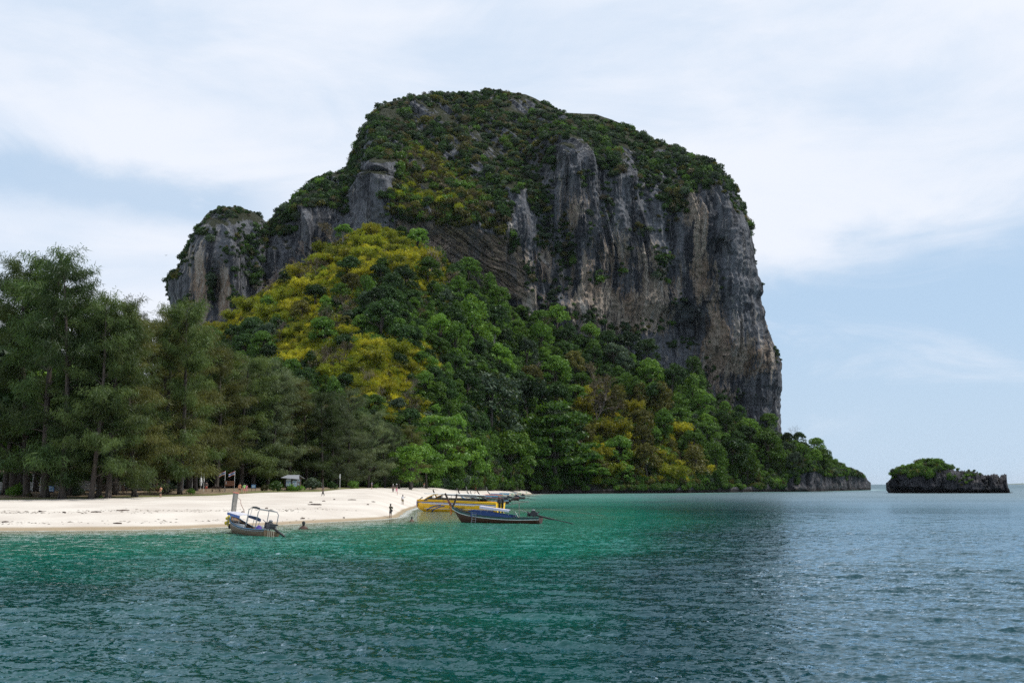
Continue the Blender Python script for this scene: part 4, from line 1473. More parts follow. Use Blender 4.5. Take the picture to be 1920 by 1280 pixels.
def scatter_slope():
    r = np.random.default_rng(21)
    n = 30000
    x = r.uniform(385, 1630, n); top = itp(x, SL_TOP); y = top + 3 + (915 - top) * r.random(n)
    # even cover: keep by column height
    keep = r.random(n) < np.maximum((915 - top) / 510, np.where(x > 1440, .45, 0))
    wl = itp(x, WALL)
    keep &= ~((x > 985) & (y > 912 - np.maximum(0, wl - 1.5) * 1.9))
    keep &= ~((x < 800) & (y > 850))
    x, y = x[keep], y[keep]
    pos, ok, tt = slope_at(x, y)
    x, y, pos = x[ok], y[ok], pos[ok]
    n = len(x)
    yel = np.zeros(n, bool)
    x = x + r.normal(size=n) * 12; y = y + r.normal(size=n) * 10
    for q in YEL: yel |= inpoly(x, y, q)
    brn = inpoly(x, y, BRN)
    vin = np.zeros(n, bool)
    for q in VINE: vin |= inpoly(x, y, q)
    patch = vn(pos[:, 0] / 16, pos[:, 1] / 16, pos[:, 2] / 16)
    idx = probs(r, n, [(0, 3), (1, 3), (2, 3), (3, 2), (4, 1), (5, 1), (8, 1)])
    iy = np.where(patch > 0.12, probs(r, n, [(7, 4), (6, 2.5), (4, 1), (5, .8)]), probs(r, n, [(6, 6), (7, 3), (9, .5), (5, .6)]))
    ib = probs(r, n, [(5, 3), (6, 2), (7, 1.5), (9, 1.2), (3, 2), (2, 2)])
    iv = probs(r, n, [(4, 5), (3, 3), (2, 2)])
    idx = np.where(yel, iy, np.where(brn, ib, np.where(vin, iv, idx)))
    sc = r.uniform(0.6, 1.5, n) * np.where(x > 1330, 0.8, 1.0)
    # creepers and bushes hanging down over the low shore rocks
    gw = SLOPE['g']; rowsw = np.nonzero((SLOPE['t'] > 0.035) & (SLOPE['t'] < 0.11))[0]
    cj = r.integers(np.searchsorted(SLOPE['px'], 990), len(SLOPE['px']) - 10, 5200); ri = r.choice(rowsw, 5200)
    pw = gw[ri, cj]; kk = (fbm(SLOPE['px'][cj] / 22, 0.5 + 0 * cj, 1.5 + 0 * cj, 3) > np.where(SLOPE['px'][cj] < 1470, -0.16, 0.0) + 0.25 * (1 - (SLOPE['t'][ri] - .035) / .075)) & (pw[:, 2] > 1.3)
    pw = pw[kk]; m = len(pw)
    pos = np.concatenate([pos, pw]); idx = np.concatenate([idx, probs(r, m, [(0, 3), (2, 3), (3, 2), (5, 1)])]); sc = np.concatenate([sc, r.uniform(.35, .9, m)]); n = len(pos)
    pos = pos.copy(); pos[:, 2] -= 0.3 * sc
    scatter('slope_undergrowth', 'dense shrubs and creepers covering the slope between the trees', pos, sc, r.random(n) * 6.28, idx, BUSH)
    print('undergrowth', n)


scatter_slope()

UP = [(498, 418), (545, 376), (600, 336), (648, 318), (660, 285), (700, 196), (760, 180), (925, 166), (1050, 205), (1200, 250), (1285, 285), (1345, 308), (1378, 350), (1392, 400), (1375, 405), (1340, 350), (1300, 345), (1275, 400), (1240, 370), (1192, 300), (1150, 335), (1112, 300), (1088, 262), (1040, 262), (1032, 345), (1000, 400), (992, 345), (960, 390), (945, 440), (920, 425), (850, 425), (800, 412), (730, 408), (716, 380), (745, 330), (738, 305), (700, 300), (675, 350), (655, 410), (600, 380), (555, 430), (512, 440)]
NOVEG = [[(690, 305), (738, 300), (742, 330), (712, 390), (672, 395)], [(560, 388), (600, 385), (602, 440), (560, 470)], [(1040, 268), (1085, 270), (1110, 330), (1085, 350), (1040, 345)], [(842, 255), (868, 262), (862, 292), (845, 290)], [(905, 268), (950, 272), (945, 300), (905, 296)], [(770, 205), (850, 198), (845, 222), (775, 230)], [(785, 348), (815, 345), (812, 362), (788, 362)], [(1160, 262), (1200, 285), (1185, 330), (1165, 310)]]
SPOTS = [  # px, py, rx, ry, n : shrubs clinging to the faces
    (1062, 470, 13, 60, 90), (1022, 430, 12, 50, 60), (1012, 380, 14, 30, 40), (1248, 488, 16, 32, 60), (1205, 430, 22, 8, 18), (1120, 520, 18, 12, 25), (1262, 370, 26, 50, 90), (1140, 380, 16, 40, 30), (1300, 330, 40, 22, 70), (1215, 330, 24, 40, 60),
    (1130, 610, 60, 10, 30), (1185, 615, 20, 10, 14), (1446, 655, 8, 26, 40), (1412, 520, 4, 30, 10), (1418, 480, 3, 20, 6), (1392, 400, 6, 30, 18), (1040, 560, 20, 40, 40), (1090, 590, 30, 14, 30), (1330, 700, 14, 40, 16), (1290, 640, 30, 12, 20),
    (990, 510, 12, 40, 25), (960, 450, 14, 20, 25), (1170, 500, 10, 30, 8), (1350, 520, 8, 40, 6), (1270, 560, 14, 20, 8), (1230, 610, 40, 14, 26), (1380, 740, 30, 16, 14), (760, 410, 40, 10, 30), (1095, 330, 12, 20, 14), (1105, 430, 8, 30, 8)]
SPOTS_P = [(470, 470, 34, 56, 150), (430, 398, 40, 9, 60), (500, 440, 12, 30, 50), (325, 517, 10, 12, 16), (350, 470, 10, 30, 20), (400, 530, 7, 30, 24), (440, 560, 10, 20, 16), (400, 440, 20, 20, 14), (490, 530, 14, 40, 50), (370, 430, 12, 16, 14), (345, 560, 14, 20, 12), (420, 480, 10, 20, 10)]


def scatter_cliff():
    r = np.random.default_rng(31)
    X = []; Y = []; S = []; Mx = []
    n = 15000
    x = r.uniform(495, 1400, n); y = r.uniform(164, 445, n)
    k = inpoly(x, y, UP)
    for q in NOVEG: k &= ~inpoly(x, y, q)
    k &= (fbm(x / 30, y / 22, 0 * x + 3.3, 3) > r.uniform(-0.42, -0.12, n))
    x, y = x[k], y[k]
    p, nr = surf_on(MASSIF, x, y)
    # crest line
    rows = np.linspace(168, 440, 260); cx = itp(rows, MASS_R) - r.uniform(2, 9, 260); cl = itp(rows, MASS_L) + r.uniform(2, 9, 260)
    xs2 = np.concatenate([cx, cl]); ys2 = np.concatenate([rows, rows]) + 2
    p2, _ = surf_on(MASSIF, xs2, ys2)
    # along the top the rows spread out: add points by column too
    cc = r.uniform(690, 1390, 900)
    topy = np.interp(cc, np.array([q[0] for q in MASS_R] ), np.array([q[1] for q in MASS_R]))
    topl = np.interp(cc, np.array([q[0] for q in MASS_L][::-1]), np.array([q[1] for q in MASS_L][::-1]))
    ty = np.where(cc > 930, topy, topl) + r.uniform(1, 14, 900)
    p3, _ = surf_on(MASSIF, cc, ty)
    sp = []; sy = []; sx = []
    for (a, b_, rx, ry, m) in SPOTS:
        t = r.normal(size=(m, 2)) * 0.55; sx += list(a + t[:, 0] * rx); sy += list(b_ + t[:, 1] * ry)
    sx = np.array(sx); sy = np.array(sy)
    p4, _ = surf_on(MASSIF, sx, sy)
    qx = []; qy = []
    for (a, b_, rx, ry, m) in SPOTS_P:
        t = r.normal(size=(m, 2)) * 0.55; qx += list(a + t[:, 0] * rx); qy += list(b_ + t[:, 1] * ry)
    rw = np.linspace(388, 560, 60); qx += list(itp(rw, PIN_L) + r.uniform(1, 5, 60)); qy += list(rw + 2)
    p5, _ = surf_on(PIN, np.array(qx), np.array(qy))
    pos = np.concatenate([p, p2, p3, p4, p5]); X = np.concatenate([x, xs2, cc, sx, qx]); Y = np.concatenate([y, ys2, ty, sy, qy])
    n = len(pos)
    idx = probs(r, n, [(0, 6), (1, 6), (2, 1.0), (3, .4), (5, 1.3), (8, 2.4), (10, .5), (9, .3)])
    warm = inpoly(X, Y, [(715, 300), (790, 270), (870, 320), (940, 390), (950, 440), (850, 425), (730, 405)])
    idx = np.where(warm, probs(r, n, [(5, 5), (7, .9), (9, .8), (10, 1.2), (2, 2.2), (0, 2)]), idx)
    warm2 = inpoly(X, Y, [(700, 200), (1000, 185), (1060, 300), (980, 330), (800, 280), (720, 260)])
    idx = np.where(warm2 & (r.random(n) < .3), probs(r, n, [(10, 1), (9, .6), (5, 2), (8, 1.4)]), idx)
    sc = r.uniform(0.5, 1.25, n) + 1.1 * (r.random(n) < 0.13)
    sc[-len(qx) - len(sx):] *= 0.8
    pos = pos.copy(); pos[:, 2] -= 0.8 * sc; pos[:, 1] -= 0.3
    scatter('cliff_shrubs', 'scrub and small trees clinging to the crest and ledges of the rock', pos, sc, r.random(n) * 6.28, idx, BUSH)
    print('cliff shrubs', n)


scatter_cliff()


def scatter_islet():
    r = np.random.default_rng(41)
    pxx, pyy = ISLET_PX, ISLET_PY
    g = ISLET_G
    P1 = [(1672, 900), (1676, 878), (1690, 868), (1740, 855), (1768, 856), (1780, 876), (1760, 885), (1745, 898), (1720, 893), (1700, 896), (1684, 892)]
    P2 = [(1790, 877), (1830, 882), (1850, 886), (1824, 896), (1815, 905), (1800, 912), (1775, 900), (1800, 890)]
    m = (inpoly(pxx, pyy, P1) | inpoly(pxx, pyy, P2)) | ((pxx < 1785) & (pxx > 1672) & (np.arange(g.shape[0])[:, None] > g.shape[0] - 10))
    ii, jj = np.nonzero(m)
    s = r.choice(len(ii), 330)
    pos = g[ii[s], jj[s]].copy()
    x = pxx[ii[s], jj[s]]
    sc = r.uniform(0.35, 1.05, len(s)) * np.where(x > 1785, .45, 1.0)
    idx = probs(r, len(s), [(2, 4), (3, 3), (0, 2), (4, 1.5), (5, .6)])
    pos[:, 2] -= .5 * sc
    scatter('islet_shrubs', 'green shrubs capping the little rock islet', pos, sc, r.random(len(s)) * 6.28, idx, BUSH)


scatter_islet()

# ---- casuarinas along the back of the beach: px, distance, pixel row of the tip
CAS_FRONT = [(9, 150, 512), (51, 146, 490), (85, 142, 480), (117, 138, 505), (133, 150, 535), (172, 137, 560), (186, 142, 585), (204, 139, 575), (217, 151, 572), (253, 145, 606), (312, 160, 588), (337, 158, 572), (366, 178, 618), (405, 192, 654), (452, 205, 669), (474, 210, 682), (500, 213, 704), (540, 222, 719), (575, 226, 730), (604, 224, 736), (622, 230, 749), (652, 240, 736), (690, 252, 774), (722, 260, 789), (748, 268, 796)]
CAS_BACK = [(-40, 165, 520), (28, 172, 590), (66, 168, 560), (104, 176, 580), (150, 180, 590), (196, 170, 590), (235, 182, 600), (280, 190, 600), (300, 178, 592), (352, 190, 610), (385, 205, 646), (428, 222, 664), (462, 226, 686), (520, 236, 704), (560, 242, 729), (590, 240, 744), (632, 254, 749), (672, 266, 769), (702, 270, 792), (772, 285, 800)]


def place_casuarinas():
    r = np.random.default_rng(51)
    kinds = [casuarina(400, NEEDLE, gap=.15), casuarina(401, NEEDLE_DRY, gap=.1), casuarina(402, NEEDLE_DARK, gap=0.25), casuarina(403, NEEDLE, wide=1.2, gap=.2), casuarina(404, NEEDLE_DARK, gap=0.4), casuarina(405, NEEDLE_DRY, wide=1.1, gap=.25), casuarina(406, NEEDLE_PALE, wide=1.2, gap=.1), casuarina(407, NEEDLE_PALE, wide=1.1, gap=.2)]
    for lst, lab, grp in ((CAS_FRONT, 'tall feathery casuarina, {} trunk from the left along the edge of the beach', 'casuarinas along the edge of the beach'),
                          (CAS_BACK, 'casuarina in the rear row behind the beach trees, {} from the left', 'casuarinas in the rear row')):
        for i, (px, Y, tip) in enumerate(lst):
            b_ = at_y(px, Y)
            top = P(px, tip, Y)[2]
            H = float(top - b_.z) / 30.0 / 1.0
            if px > 450: k = r.choice([6, 6, 7, 5, 3])
            elif px > 380: k = r.choice([1, 6, 3, 0, 5])
            elif px > 200: k = r.choice([0, 2, 3, 1, 5])
            else: k = r.choice([2, 4, 4, 2, 0])
            cr, tr = kinds[k]
            w = H * r.uniform(0.95, 1.15) if px < 380 else H * r.uniform(1.1, 1.35)
            o = put('casuarina_tree', [('crown', cr), ('trunk', tr)], (b_.x, b_.y, b_.z - 0.05), (w, w, H), r.random() * 6.28, 'tree', grp, (r.normal() * .03, r.normal() * .03))
            o['label'] = lab.format(ordw(i))


place_casuarinas()

# ---- broadleaved trees standing in and behind the casuarinas
BEHIND = [(-20, 195, 720, 'dark'), (20, 165, 640, 'dark'), (40, 152, 700, 'dark'), (95, 160, 690, 'mid'), (70, 205, 760, 'dark'), (130, 200, 720, 'dark'), (175, 215, 740, 'vine'), (215, 225, 740, 'dark'), (262, 215, 740, 'dark'), (300, 230, 740, 'vine'), (345, 235, 740, 'dark'),
          (385, 240, 740, 'dark'), (425, 214, 815, 'dark'), (455, 245, 760, 'dark'), (500, 250, 780, 'vine'), (545, 262, 790, 'dark'), (590, 268, 800, 'dark'), (640, 275, 800, 'mid'), (690, 282, 810, 'dark'), (735, 290, 820, 'bright'), (770, 262, 830, 'mid'), (800, 300, 840, 'mid'), (20, 230, 800, 'vine'), (120, 240, 800, 'dark'), (-60, 230, 740, 'dark'), (235, 250, 790, 'vine'), (470, 226, 830, 'mid')]


def place_behind():
    r = np.random.default_rng(61)
    cnt = {}
    for (px, Y, tip, k) in sorted(BEHIND):
        b_ = at_y(px, Y); H = float(P(px, tip, Y)[2] - b_.z) / 12.6
        nm, words, meshes = KINDS[k]
        c, t = meshes[r.integers(len(meshes))]
        w = H * r.uniform(0.95, 1.2)
        cnt[k] = cnt.get(k, 0) + 1
        o = put(nm, [('crown', c), ('trunk', t)], b_, (w, w, H), r.random() * 6.28, 'tree', 'broadleaved trees among the casuarinas')
        o['label'] = f"{words} tree behind the casuarina trunks, {ordw(cnt[k] - 1)} of its kind from the left"


place_behind()

if EXTRA:
    ex = sorted(EXTRA, key=lambda q: q[0])
    src = []; sid = {}
    for k in KINDS:
        for crown, trunk in KINDS[k][2]:
            sid.setdefault(k, []).append(len(src)); src.append(crown)
    rr = np.random.default_rng(3)
    scatter('far_jungle_canopy', 'smaller jungle trees filling the slope between the larger crowns', np.array([e[3] - np.array([0, 0, 0.8 * e[4]]) for e in ex]), np.array([e[4] for e in ex]), rr.random(len(ex)) * 6.28,
            np.array([sid[e[2]][rr.integers(len(sid[e[2]]))] for e in ex]), src)
    print('extra', len(ex))

# thicket that closes the view beneath the casuarina crowns
_r = np.random.default_rng(77)
_n = 1500
_px = _r.uniform(-90, 790, _n); _Y = itp(_px, [(-90, 205), (350, 212), (500, 232), (600, 248), (700, 278), (800, 318)]) + _r.random(_n) * 50
_pts = np.array([at_y(a, b_) for a, b_ in zip(_px, _Y)])
scatter('thicket', 'dark thicket of shrubs filling the wood behind the beach trees', _pts, _r.uniform(0.7, 1.6, _n), _r.random(_n) * 6.28, probs(_r, _n, [(0, 4), (1, 4), (2, 2), (8, 1)]), BUSH)

# ------------------------------------------------------------------ boats
def hull_mesh(name, L, B, sheer, beam, keel, rake, mat, wall=0.05, ns=36, nq=9, deckz=None):
    """open plank hull, bow at x=0, stern at x=L; z=0 is the waterline. Returns outer+inner skin"""
    xs = np.linspace(0, 1, ns) ** 1.25
    rows_o = []; rows_i = []
    for x in xs:
        b = itp(x, beam) * B / 2; zs = itp(x, sheer); zk = itp(x, keel); rk = itp(x, rake)
        ro = []; ri = []
        for k in range(-nq, nq + 1):
            t = abs(k) / nq; sg = 1 if k >= 0 else -1
            h = t ** 1.7
            y = b * (1 - (1 - t) ** 1.9) if t < 1 else b
            z = zk + (zs - zk) * h
            xx = x * L + rk * (1 - h)
            ro.append((xx, sg * y, z))
            yi = max(0, y - wall); zi = max(z, zk + 0.16 if t < 0.45 else z)
            ri.append((xx + (wall if x < 0.5 else -wall) * 1.5, sg * yi, zi + (0.0 if t == 1 else 0.03)))
        rows_o.append(ro); rows_i.append(ri)
    O = np.array(rows_o); I = np.array(rows_i)
    m = 2 * nq + 1
    fo = grid_faces(ns, m); fi = grid_faces(ns, m)[:, ::-1] + ns * m
    V = np.concatenate([O.reshape(-1, 3), I.reshape(-1, 3)])
    rim = []
    for c in (0, m - 1):
        for i in range(ns - 1):
            a, b2 = i * m + c, (i + 1) * m + c
            rim.append([a, b2, b2 + ns * m, a + ns * m] if c else [b2, a, a + ns * m, b2 + ns * m])
    e = (ns - 1) * m
    for j in range(m - 1):
        rim.append([e + j, e + j + 1, e + j + 1 + ns * m, e + j + ns * m])
    F = np.concatenate([fo, fi, np.array(rim)])
    # transom closes the stern
    me = mesh_np(name, V, F, mat, True)
    return me, O


def transom(L, O, mat, parent, x=None):
    ring = O[-1]
    mb = MB()
    mb.plate([tuple(p) for p in ring], 0.05, (1, 0, 0))
    return mb.obj('transom', mat, parent)


def rail(O, frac_a, frac_b, side, dz, r, mat, name, parent, dy=0.0):
    idx = -1 if side > 0 else 0
    pts = O[:, idx]
    n = len(pts); a = int(frac_a * (n - 1)); b = int(frac_b * (n - 1))
    mb = MB(); mb.tube([(p[0], p[1] + side * dy, p[2] + dz) for p in pts[a:b + 1]], r, 6)
    return mb.obj(name, mat, parent)


M_HULLBROWN = wood('varnished_planks', (0.045, 0.020, 0.014), (0.115, 0.050, 0.030), (0.6, 14, 14), 0.45)
M_HULLTAN = wood('weathered_planks', (0.085, 0.05, 0.03), (0.21, 0.14, 0.085), (0.6, 14, 14), 0.6)
M_DARKWOOD = wood('dark_wood', (0.035, 0.022, 0.018), (0.09, 0.055, 0.04), (1, 9, 9), 0.6)
M_GREYWOOD = wood('grey_wood', (0.16, 0.14, 0.125), (0.33, 0.30, 0.27), (9, 9, 1), 0.7)
M_RED = paint('red_paint', (0.35, 0.03, 0.025)); M_REDD = paint('dark_red_antifouling', (0.13, 0.02, 0.018))
M_WHITE = paint('white_paint', (0.72, 0.72, 0.70), wear=0.12); M_BLUE = paint('blue_paint', (0.03, 0.10, 0.35))
M_LBLUE = paint('light_blue_paint', (0.12, 0.35, 0.55)); M_TEAL = paint('teal_paint', (0.03, 0.18, 0.17))
M_BLACK = paint('black_rubber', (0.02, 0.02, 0.022)); M_METAL = paint('dull_steel', (0.30, 0.30, 0.31), rough=0.4, metal=0.7)
M_ENGINE = paint('greasy_engine', (0.045, 0.045, 0.05), rough=0.5, metal=0.3); M_YELLOW = paint('yellow_gelcoat', (0.95, 0.55, 0.03), rough=0.3, wear=0.06)
M_LILAC = paint('pale_lilac_canvas', (0.60, 0.55, 0.68), wear=0.08); M_NAVY = paint('navy_cloth', (0.02, 0.05, 0.18)); M_ORANGE = paint('orange_cloth', (0.70, 0.22, 0.04))
M_PINK = paint('coral_ribbon', (0.80, 0.25, 0.18)); M_FLOWER = paint('yellow_garland', (0.65, 0.48, 0.03), scale=20); M_PURPLE = paint('purple_cloth', (0.08, 0.05, 0.30))
M_BASKET = wood('basket', (0.25, 0.11, 0.05), (0.42, 0.22, 0.10), (9, 9, 9)); M_SKIN = paint('skin', (0.38, 0.23, 0.16), wear=0.05); M_SKIND = paint('skin_tanned', (0.16, 0.09, 0.06), wear=0.05)
M_GLASS = paint('dark_window', (0.015, 0.017, 0.02), rough=0.12, spec=0.7, wear=0.0); M_GREY = paint('grey_metal', (0.22, 0.23, 0.25)); M_ROPE = paint('rope', (0.42, 0.38, 0.30))
M_PROP = paint('painted_propeller_guard', (0.55, 0.62, 0.42)); M_GREENP = paint('green_paint', (0.05, 0.22, 0.10))


def long_tail_engine(parent, at, L=6.0, drop=1.0, guard=True, cover=None, yaw=0.0, rise=0.0):
    """car engine on a pivot with a long propeller shaft trailing behind"""
    e = MB()
    x, y, z = at
    e.box((x, y, z + 0.30), (0.75, 0.36, 0.36)); e.box((x - 0.05, y, z + 0.56), (0.52, 0.22, 0.18)); e.box((x + 0.30, y + 0.05, z + 0.42), (0.22, 0.5, 0.3))
    e.tube([(x - 0.42, y, z + 0.30), (x - 0.52, y, z + 0.30)], 0.22, 12); e.tube([(x - 0.1, y + 0.2, z + 0.3), (x + 0.2, y + 0.42, z + 0.5), (x + 0.5, y + 0.42, z + 0.52)], 0.05, 8)
    e.box((x - 0.62, y, z + 0.36), (0.08, 0.46, 0.5))
    eng = e.obj('engine', M_ENGINE, parent, bevel=0.02)
    f = MB(); f.ball((x - 0.05, y, z + 0.73), 0.15, 10, 6, (1.3, 1, 0.7)); f.obj('air_filter', M_METAL, eng)
    p = MB(); p.tube([(x, y, z - 0.25), (x, y, z + 0.15)], 0.07, 8); p.obj('pivot_post', M_METAL, parent)
    c, s = math.cos(yaw), math.sin(yaw)
    ex = (x + c * L, y + s * L, z + 0.2 - drop + rise)
    sh = MB(); sh.tube([(x + 0.35 * c, y + 0.35 * s, z + 0.22), ex], [0.055, 0.032], 8)
    sh.tube([(x + 0.35 * c, y + 0.35 * s, z + 0.22), (x + 0.35 * c + 0.35 * (ex[0] - x), y + 0.35 * s + 0.35 * (ex[1] - y), z + 0.16 + 0.35 * (ex[2] - z - 0.2))], 0.085, 8)
    shaft = sh.obj('propeller_shaft', M_BLACK, parent)
    for k in range(3):
        a = k * 2.094 + 0.5
        q = MB(); q.plate([(ex[0], ex[1], ex[2]), (ex[0] + 0.04, ex[1] + 0.05 * math.cos(a + .5), ex[2] + 0.05 * math.sin(a + .5)), (ex[0] + 0.08, ex[1] + 0.19 * math.cos(a + .35), ex[2] + 0.19 * math.sin(a + .35)), (ex[0], ex[1] + 0.20 * math.cos(a - .2), ex[2] + 0.20 * math.sin(a - .2))], 0.02, (1, 0, 0))
        q.obj('propeller_blade', M_METAL, shaft)
    if guard:
        g = MB(); g.tube([(ex[0] - 0.55 * c, ex[1], ex[2] + 0.05), (ex[0] - 0.1, ex[1], ex[2] - 0.28), (ex[0] + 0.22, ex[1], ex[2] - 0.2), (ex[0] + 0.3, ex[1], ex[2] + 0.1), (ex[0] - 0.3, ex[1], ex[2] + 0.14)], 0.022, 6)
        g.obj('skeg', M_METAL, shaft)
    h = MB(); h.tube([(x - 0.5, y, z + 0.45), (x - 1.5, y - 0.1, z + 0.75)], 0.03, 8); h.obj('tiller', M_METAL, parent)
    if cover:
        cv = MB(); cv.ball((x, y, z + 0.62), 0.34, 12, 8, (1.5, 1.0, 0.5)); cv.obj('engine_cover', cover, parent)


SHEER = [(0, 1.62), (.05, 1.30), (.12, 1.06), (.22, .84), (.35, .68), (.5, .58), (.65, .56), (.8, .60), (1, .72)]
BEAM = [(0, .03), (.03, .20), (.08, .42), (.16, .68), (.28, .88), (.42, .99), (.55, 1.0), (.75, .95), (.9, .84), (1, .70)]
KEEL = [(0, .25), (.04, -.08), (.12, -.20), (.5, -.24), (.9, -.18), (1, -.05)]
RAKE = [(0, 1.05), (.05, .85), (.12, .5), (.25, .1), (.35, 0), (1, 0)]


def long_tail(name, label, L, B, hull_m, gun_m, stripe_m, inner_m=None, sheer=SHEER):
    t = thing(name, label, 'boat', group='wooden longtail boats')
    me, O = hull_mesh('hull', L, B, sheer, BEAM, KEEL, RAKE, hull_m)
    link('hull', me, t)
    transom(L, O, hull_m, t)
    for s in (-1, 1):
        rail(O, 0, 1, s, 0.02, 0.045, gun_m, 'gunwale', t)
        rail(O, 0.02, 1, s, -0.10, 0.032, stripe_m, 'rubbing_strake', t, 0.012)
    dk = MB()
    dk.plate([(L * .03 + .1, -.10, 1.22), (L * .16, -B * .30, .88), (L * .16, B * .30, .88), (L * .03 + .1, .10, 1.22)], 0.03, (0, 0, 1))
    dk.obj('foredeck', inner_m or M_HULLTAN, t)
    fl = MB()
    for k in range(9):
        fl.box((L * (.22 + .075 * k), 0, 0.10), (L * .07, B * .62, 0.03))
    fl.obj('floor_boards', M_DARKWOOD, t)
    for k in range(5):
        f = L * (.30 + .13 * k); q = MB(); q.box((f, 0, .42), (.24, B * .86, .035)); q.obj('bench', M_HULLTAN, t)
    return t, O


def stem(parent, name, mat, pts, w, th):
    """tall curved stem plank in the x-z plane"""
    mb = MB()
    n = len(pts)
    for i in range(n - 1):
        a, b = Vector((pts[i][0], 0, pts[i][1])), Vector((pts[i + 1][0], 0, pts[i + 1][1]))
        d = (b - a).normalized(); nn = Vector((-d.z, 0, d.x))
        wa, wb = w[i], w[i + 1]
        mb.plate([a - nn * wa / 2, a + nn * wa / 2, b + nn * wb / 2, b - nn * wb / 2], th, (0, 1, 0))
    return mb.obj(name, mat, parent)


def ribbon(parent, name, mat, pts, w):
    mb = MB()
    for i in range(len(pts) - 1):
        a, b = Vector(pts[i]), Vector(pts[i + 1])
        s = Vector((0, 0, 1)).cross(b - a)
        s = s.normalized() * w / 2 if s.length > 1e-4 else Vector((w / 2, 0, 0))
        mb.add([a - s, a + s, b + s * .8, b - s * .8], [(0, 1, 2, 3)])
        mb.add([a - s + Vector((0, 0, .012)), a + s + Vector((0, 0, .012)), b + s * .8 + Vector((0, 0, .012)), b - s * .8 + Vector((0, 0, .012))], [(3, 2, 1, 0)])
    return mb.obj(name, mat, parent)


def left_boat():
    L, B = 9.4, 1.9
    t, O = long_tail('longtail_boat', 'weathered brown longtail boat heeled over at the waterline with a tall grey stem post', L, B, M_HULLTAN, paint('faded_blue_paint', (0.07, 0.17, 0.28)), M_GREY)
    stem(t, 'stem_post', M_GREYWOOD, [(0.35, 1.20), (0.10, 1.75), (-0.10, 2.5), (-0.22, 3.25)], [0.36, 0.30, 0.33, 0.40], 0.34)
    c = MB(); c.box((-0.23, 0, 3.30), (0.46, 0.40, 0.10)); c.obj('stem_ribbon', M_PINK, t)
    ribbon(t, 'stem_streamer', M_PINK, [(-0.22, 0.1, 3.0), (-0.25, 0.55, 2.75), (-0.25, 0.62, 2.45), (-0.30, 1.15, 1.75)], 0.11)
    g = MB()
    for k in range(7):
        g.ball((0.15 + .05 * math.sin(k * 2), -0.18 - .13 * (k % 3) , 1.32 - 0.13 * k), 0.14 + .02 * (k % 2), 8, 6)
    g.obj('flower_garland', M_FLOWER, t)
    # low white canopy with a blue valance over the forward half
    cn = MB()
    for i in range(5):
        a = -math.pi / 2 + math.pi * i / 4; b = -math.pi / 2 + math.pi * (i + 1) / 4
        if i == 4: break
        y0, z0 = 0.92 * math.sin(a), 1.58 + 0.16 * math.cos(a); y1, z1 = 0.92 * math.sin(b), 1.58 + 0.16 * math.cos(b)
        cn.plate([(1.3, y0, z0), (4.3, y0, z0 - .12), (4.3, y1, z1 - .12), (1.3, y1, z1)], 0.02, (0, 0, 1))
    cn.obj('canopy', paint('grey_white_canvas', (0.50, 0.50, 0.55)), t)
    for s in (-1, 1):
        v = MB(); v.plate([(1.3, s * .93, 1.57), (4.3, s * .93, 1.45), (4.3, s * .93, 1.24), (1.3, s * .93, 1.40)], 0.02, (0, 1, 0)); v.obj('valance', M_BLUE, t)
        for x in (1.5, 2.9, 4.2):
            q = MB(); q.tube([(x, s * .84, .6), (x, s * .88, 1.5)], 0.022, 6); q.obj('canopy_post', M_METAL, t)
    b = MB(); b.box((3.2, -.45, .62), (2.6, .05, .42)); b.obj('side_panel', M_WHITE, t)
    # hoop frame aft
    hp = MB(); zt = 2.25
    hp.tube([(5.9, -.85, .6), (5.9, -.85, 2.1), (6.0, -.72, zt), (6.9, -.70, zt + .02), (7.9, -.72, zt - .05), (8.0, -.85, 2.0), (8.0, -.85, .7)], 0.035, 8)
    hp.tube([(5.9, .85, .6), (5.9, .85, 2.1), (6.0, .72, zt), (6.9, .70, zt + .02), (7.9, .72, zt - .05), (8.0, .85, 2.0), (8.0, .85, .7)], 0.035, 8)
    hp.tube([(5.98, -.74, zt), (5.98, .74, zt)], 0.03, 8); hp.tube([(7.92, -.74, zt - .05), (7.92, .74, zt - .05)], 0.03, 8)
    hp.obj('hoop_frame', M_METAL, t)
    rl = MB(); rl.tube([(6.3, -.71, zt + .04), (6.9, -.69, zt + .08), (7.7, -.71, zt + .02)], 0.075, 8); rl.obj('rolled_cover', M_BLACK, t)
    pl = MB(); pl.tube([(3.4, .3, 1.6), (3.55, .3, 2.35)], 0.02, 6); pl.obj('aerial', M_METAL, t)
    bk = MB(); bk.tube([(6.9, -.35, .15), (6.9, -.35, .75)], [.22, .27], 12); bk.obj('basket', M_BASKET, t)
    bg = MB(); bg.ball((7.5, -.35, .55), .36, 10, 8, (1, .8, 1.25)); bg.obj('purple_sack', M_PURPLE, t)
    bg = MB(); bg.ball((6.2, .2, .55), .30, 10, 8, (1.3, .8, .9)); bg.ball((5.5, -.3, .45), .22, 10, 8); bg.obj('bundle', M_BLACK, t)
    bg = MB(); bg.ball((6.9, .45, .85), .30, 10, 8, (1.5, .8, .8)); bg.obj('white_sheet_bundle', M_WHITE, t)
    long_tail_engine(t, (L - 0.55, 0, 0.72), 3.0, 1.15, True, None, 0.62)
    rp = MB()
    for k in range(4):
        rp.tube([(L + .05, -.35 + .16 * k, .72), (L + .16, -.30 + .14 * k, .25), (L + .07, -.1 + .10 * k, -.05), (L + .03, .15 + .05 * k, .35)], 0.022, 5)
    rp.obj('rope_coil', M_ROPE, t)
    fd = MB(); fd.ball((0.9, -.35, .45), .14, 8, 6, (1, 1, 1.5)); fd.obj('fender', M_BLACK, t)
    st = Vector((-19.0, 79.0, 0)); d = (st - Vector((-23.95, 86.1, 0))).normalized()
    bow = st - d * 8.6
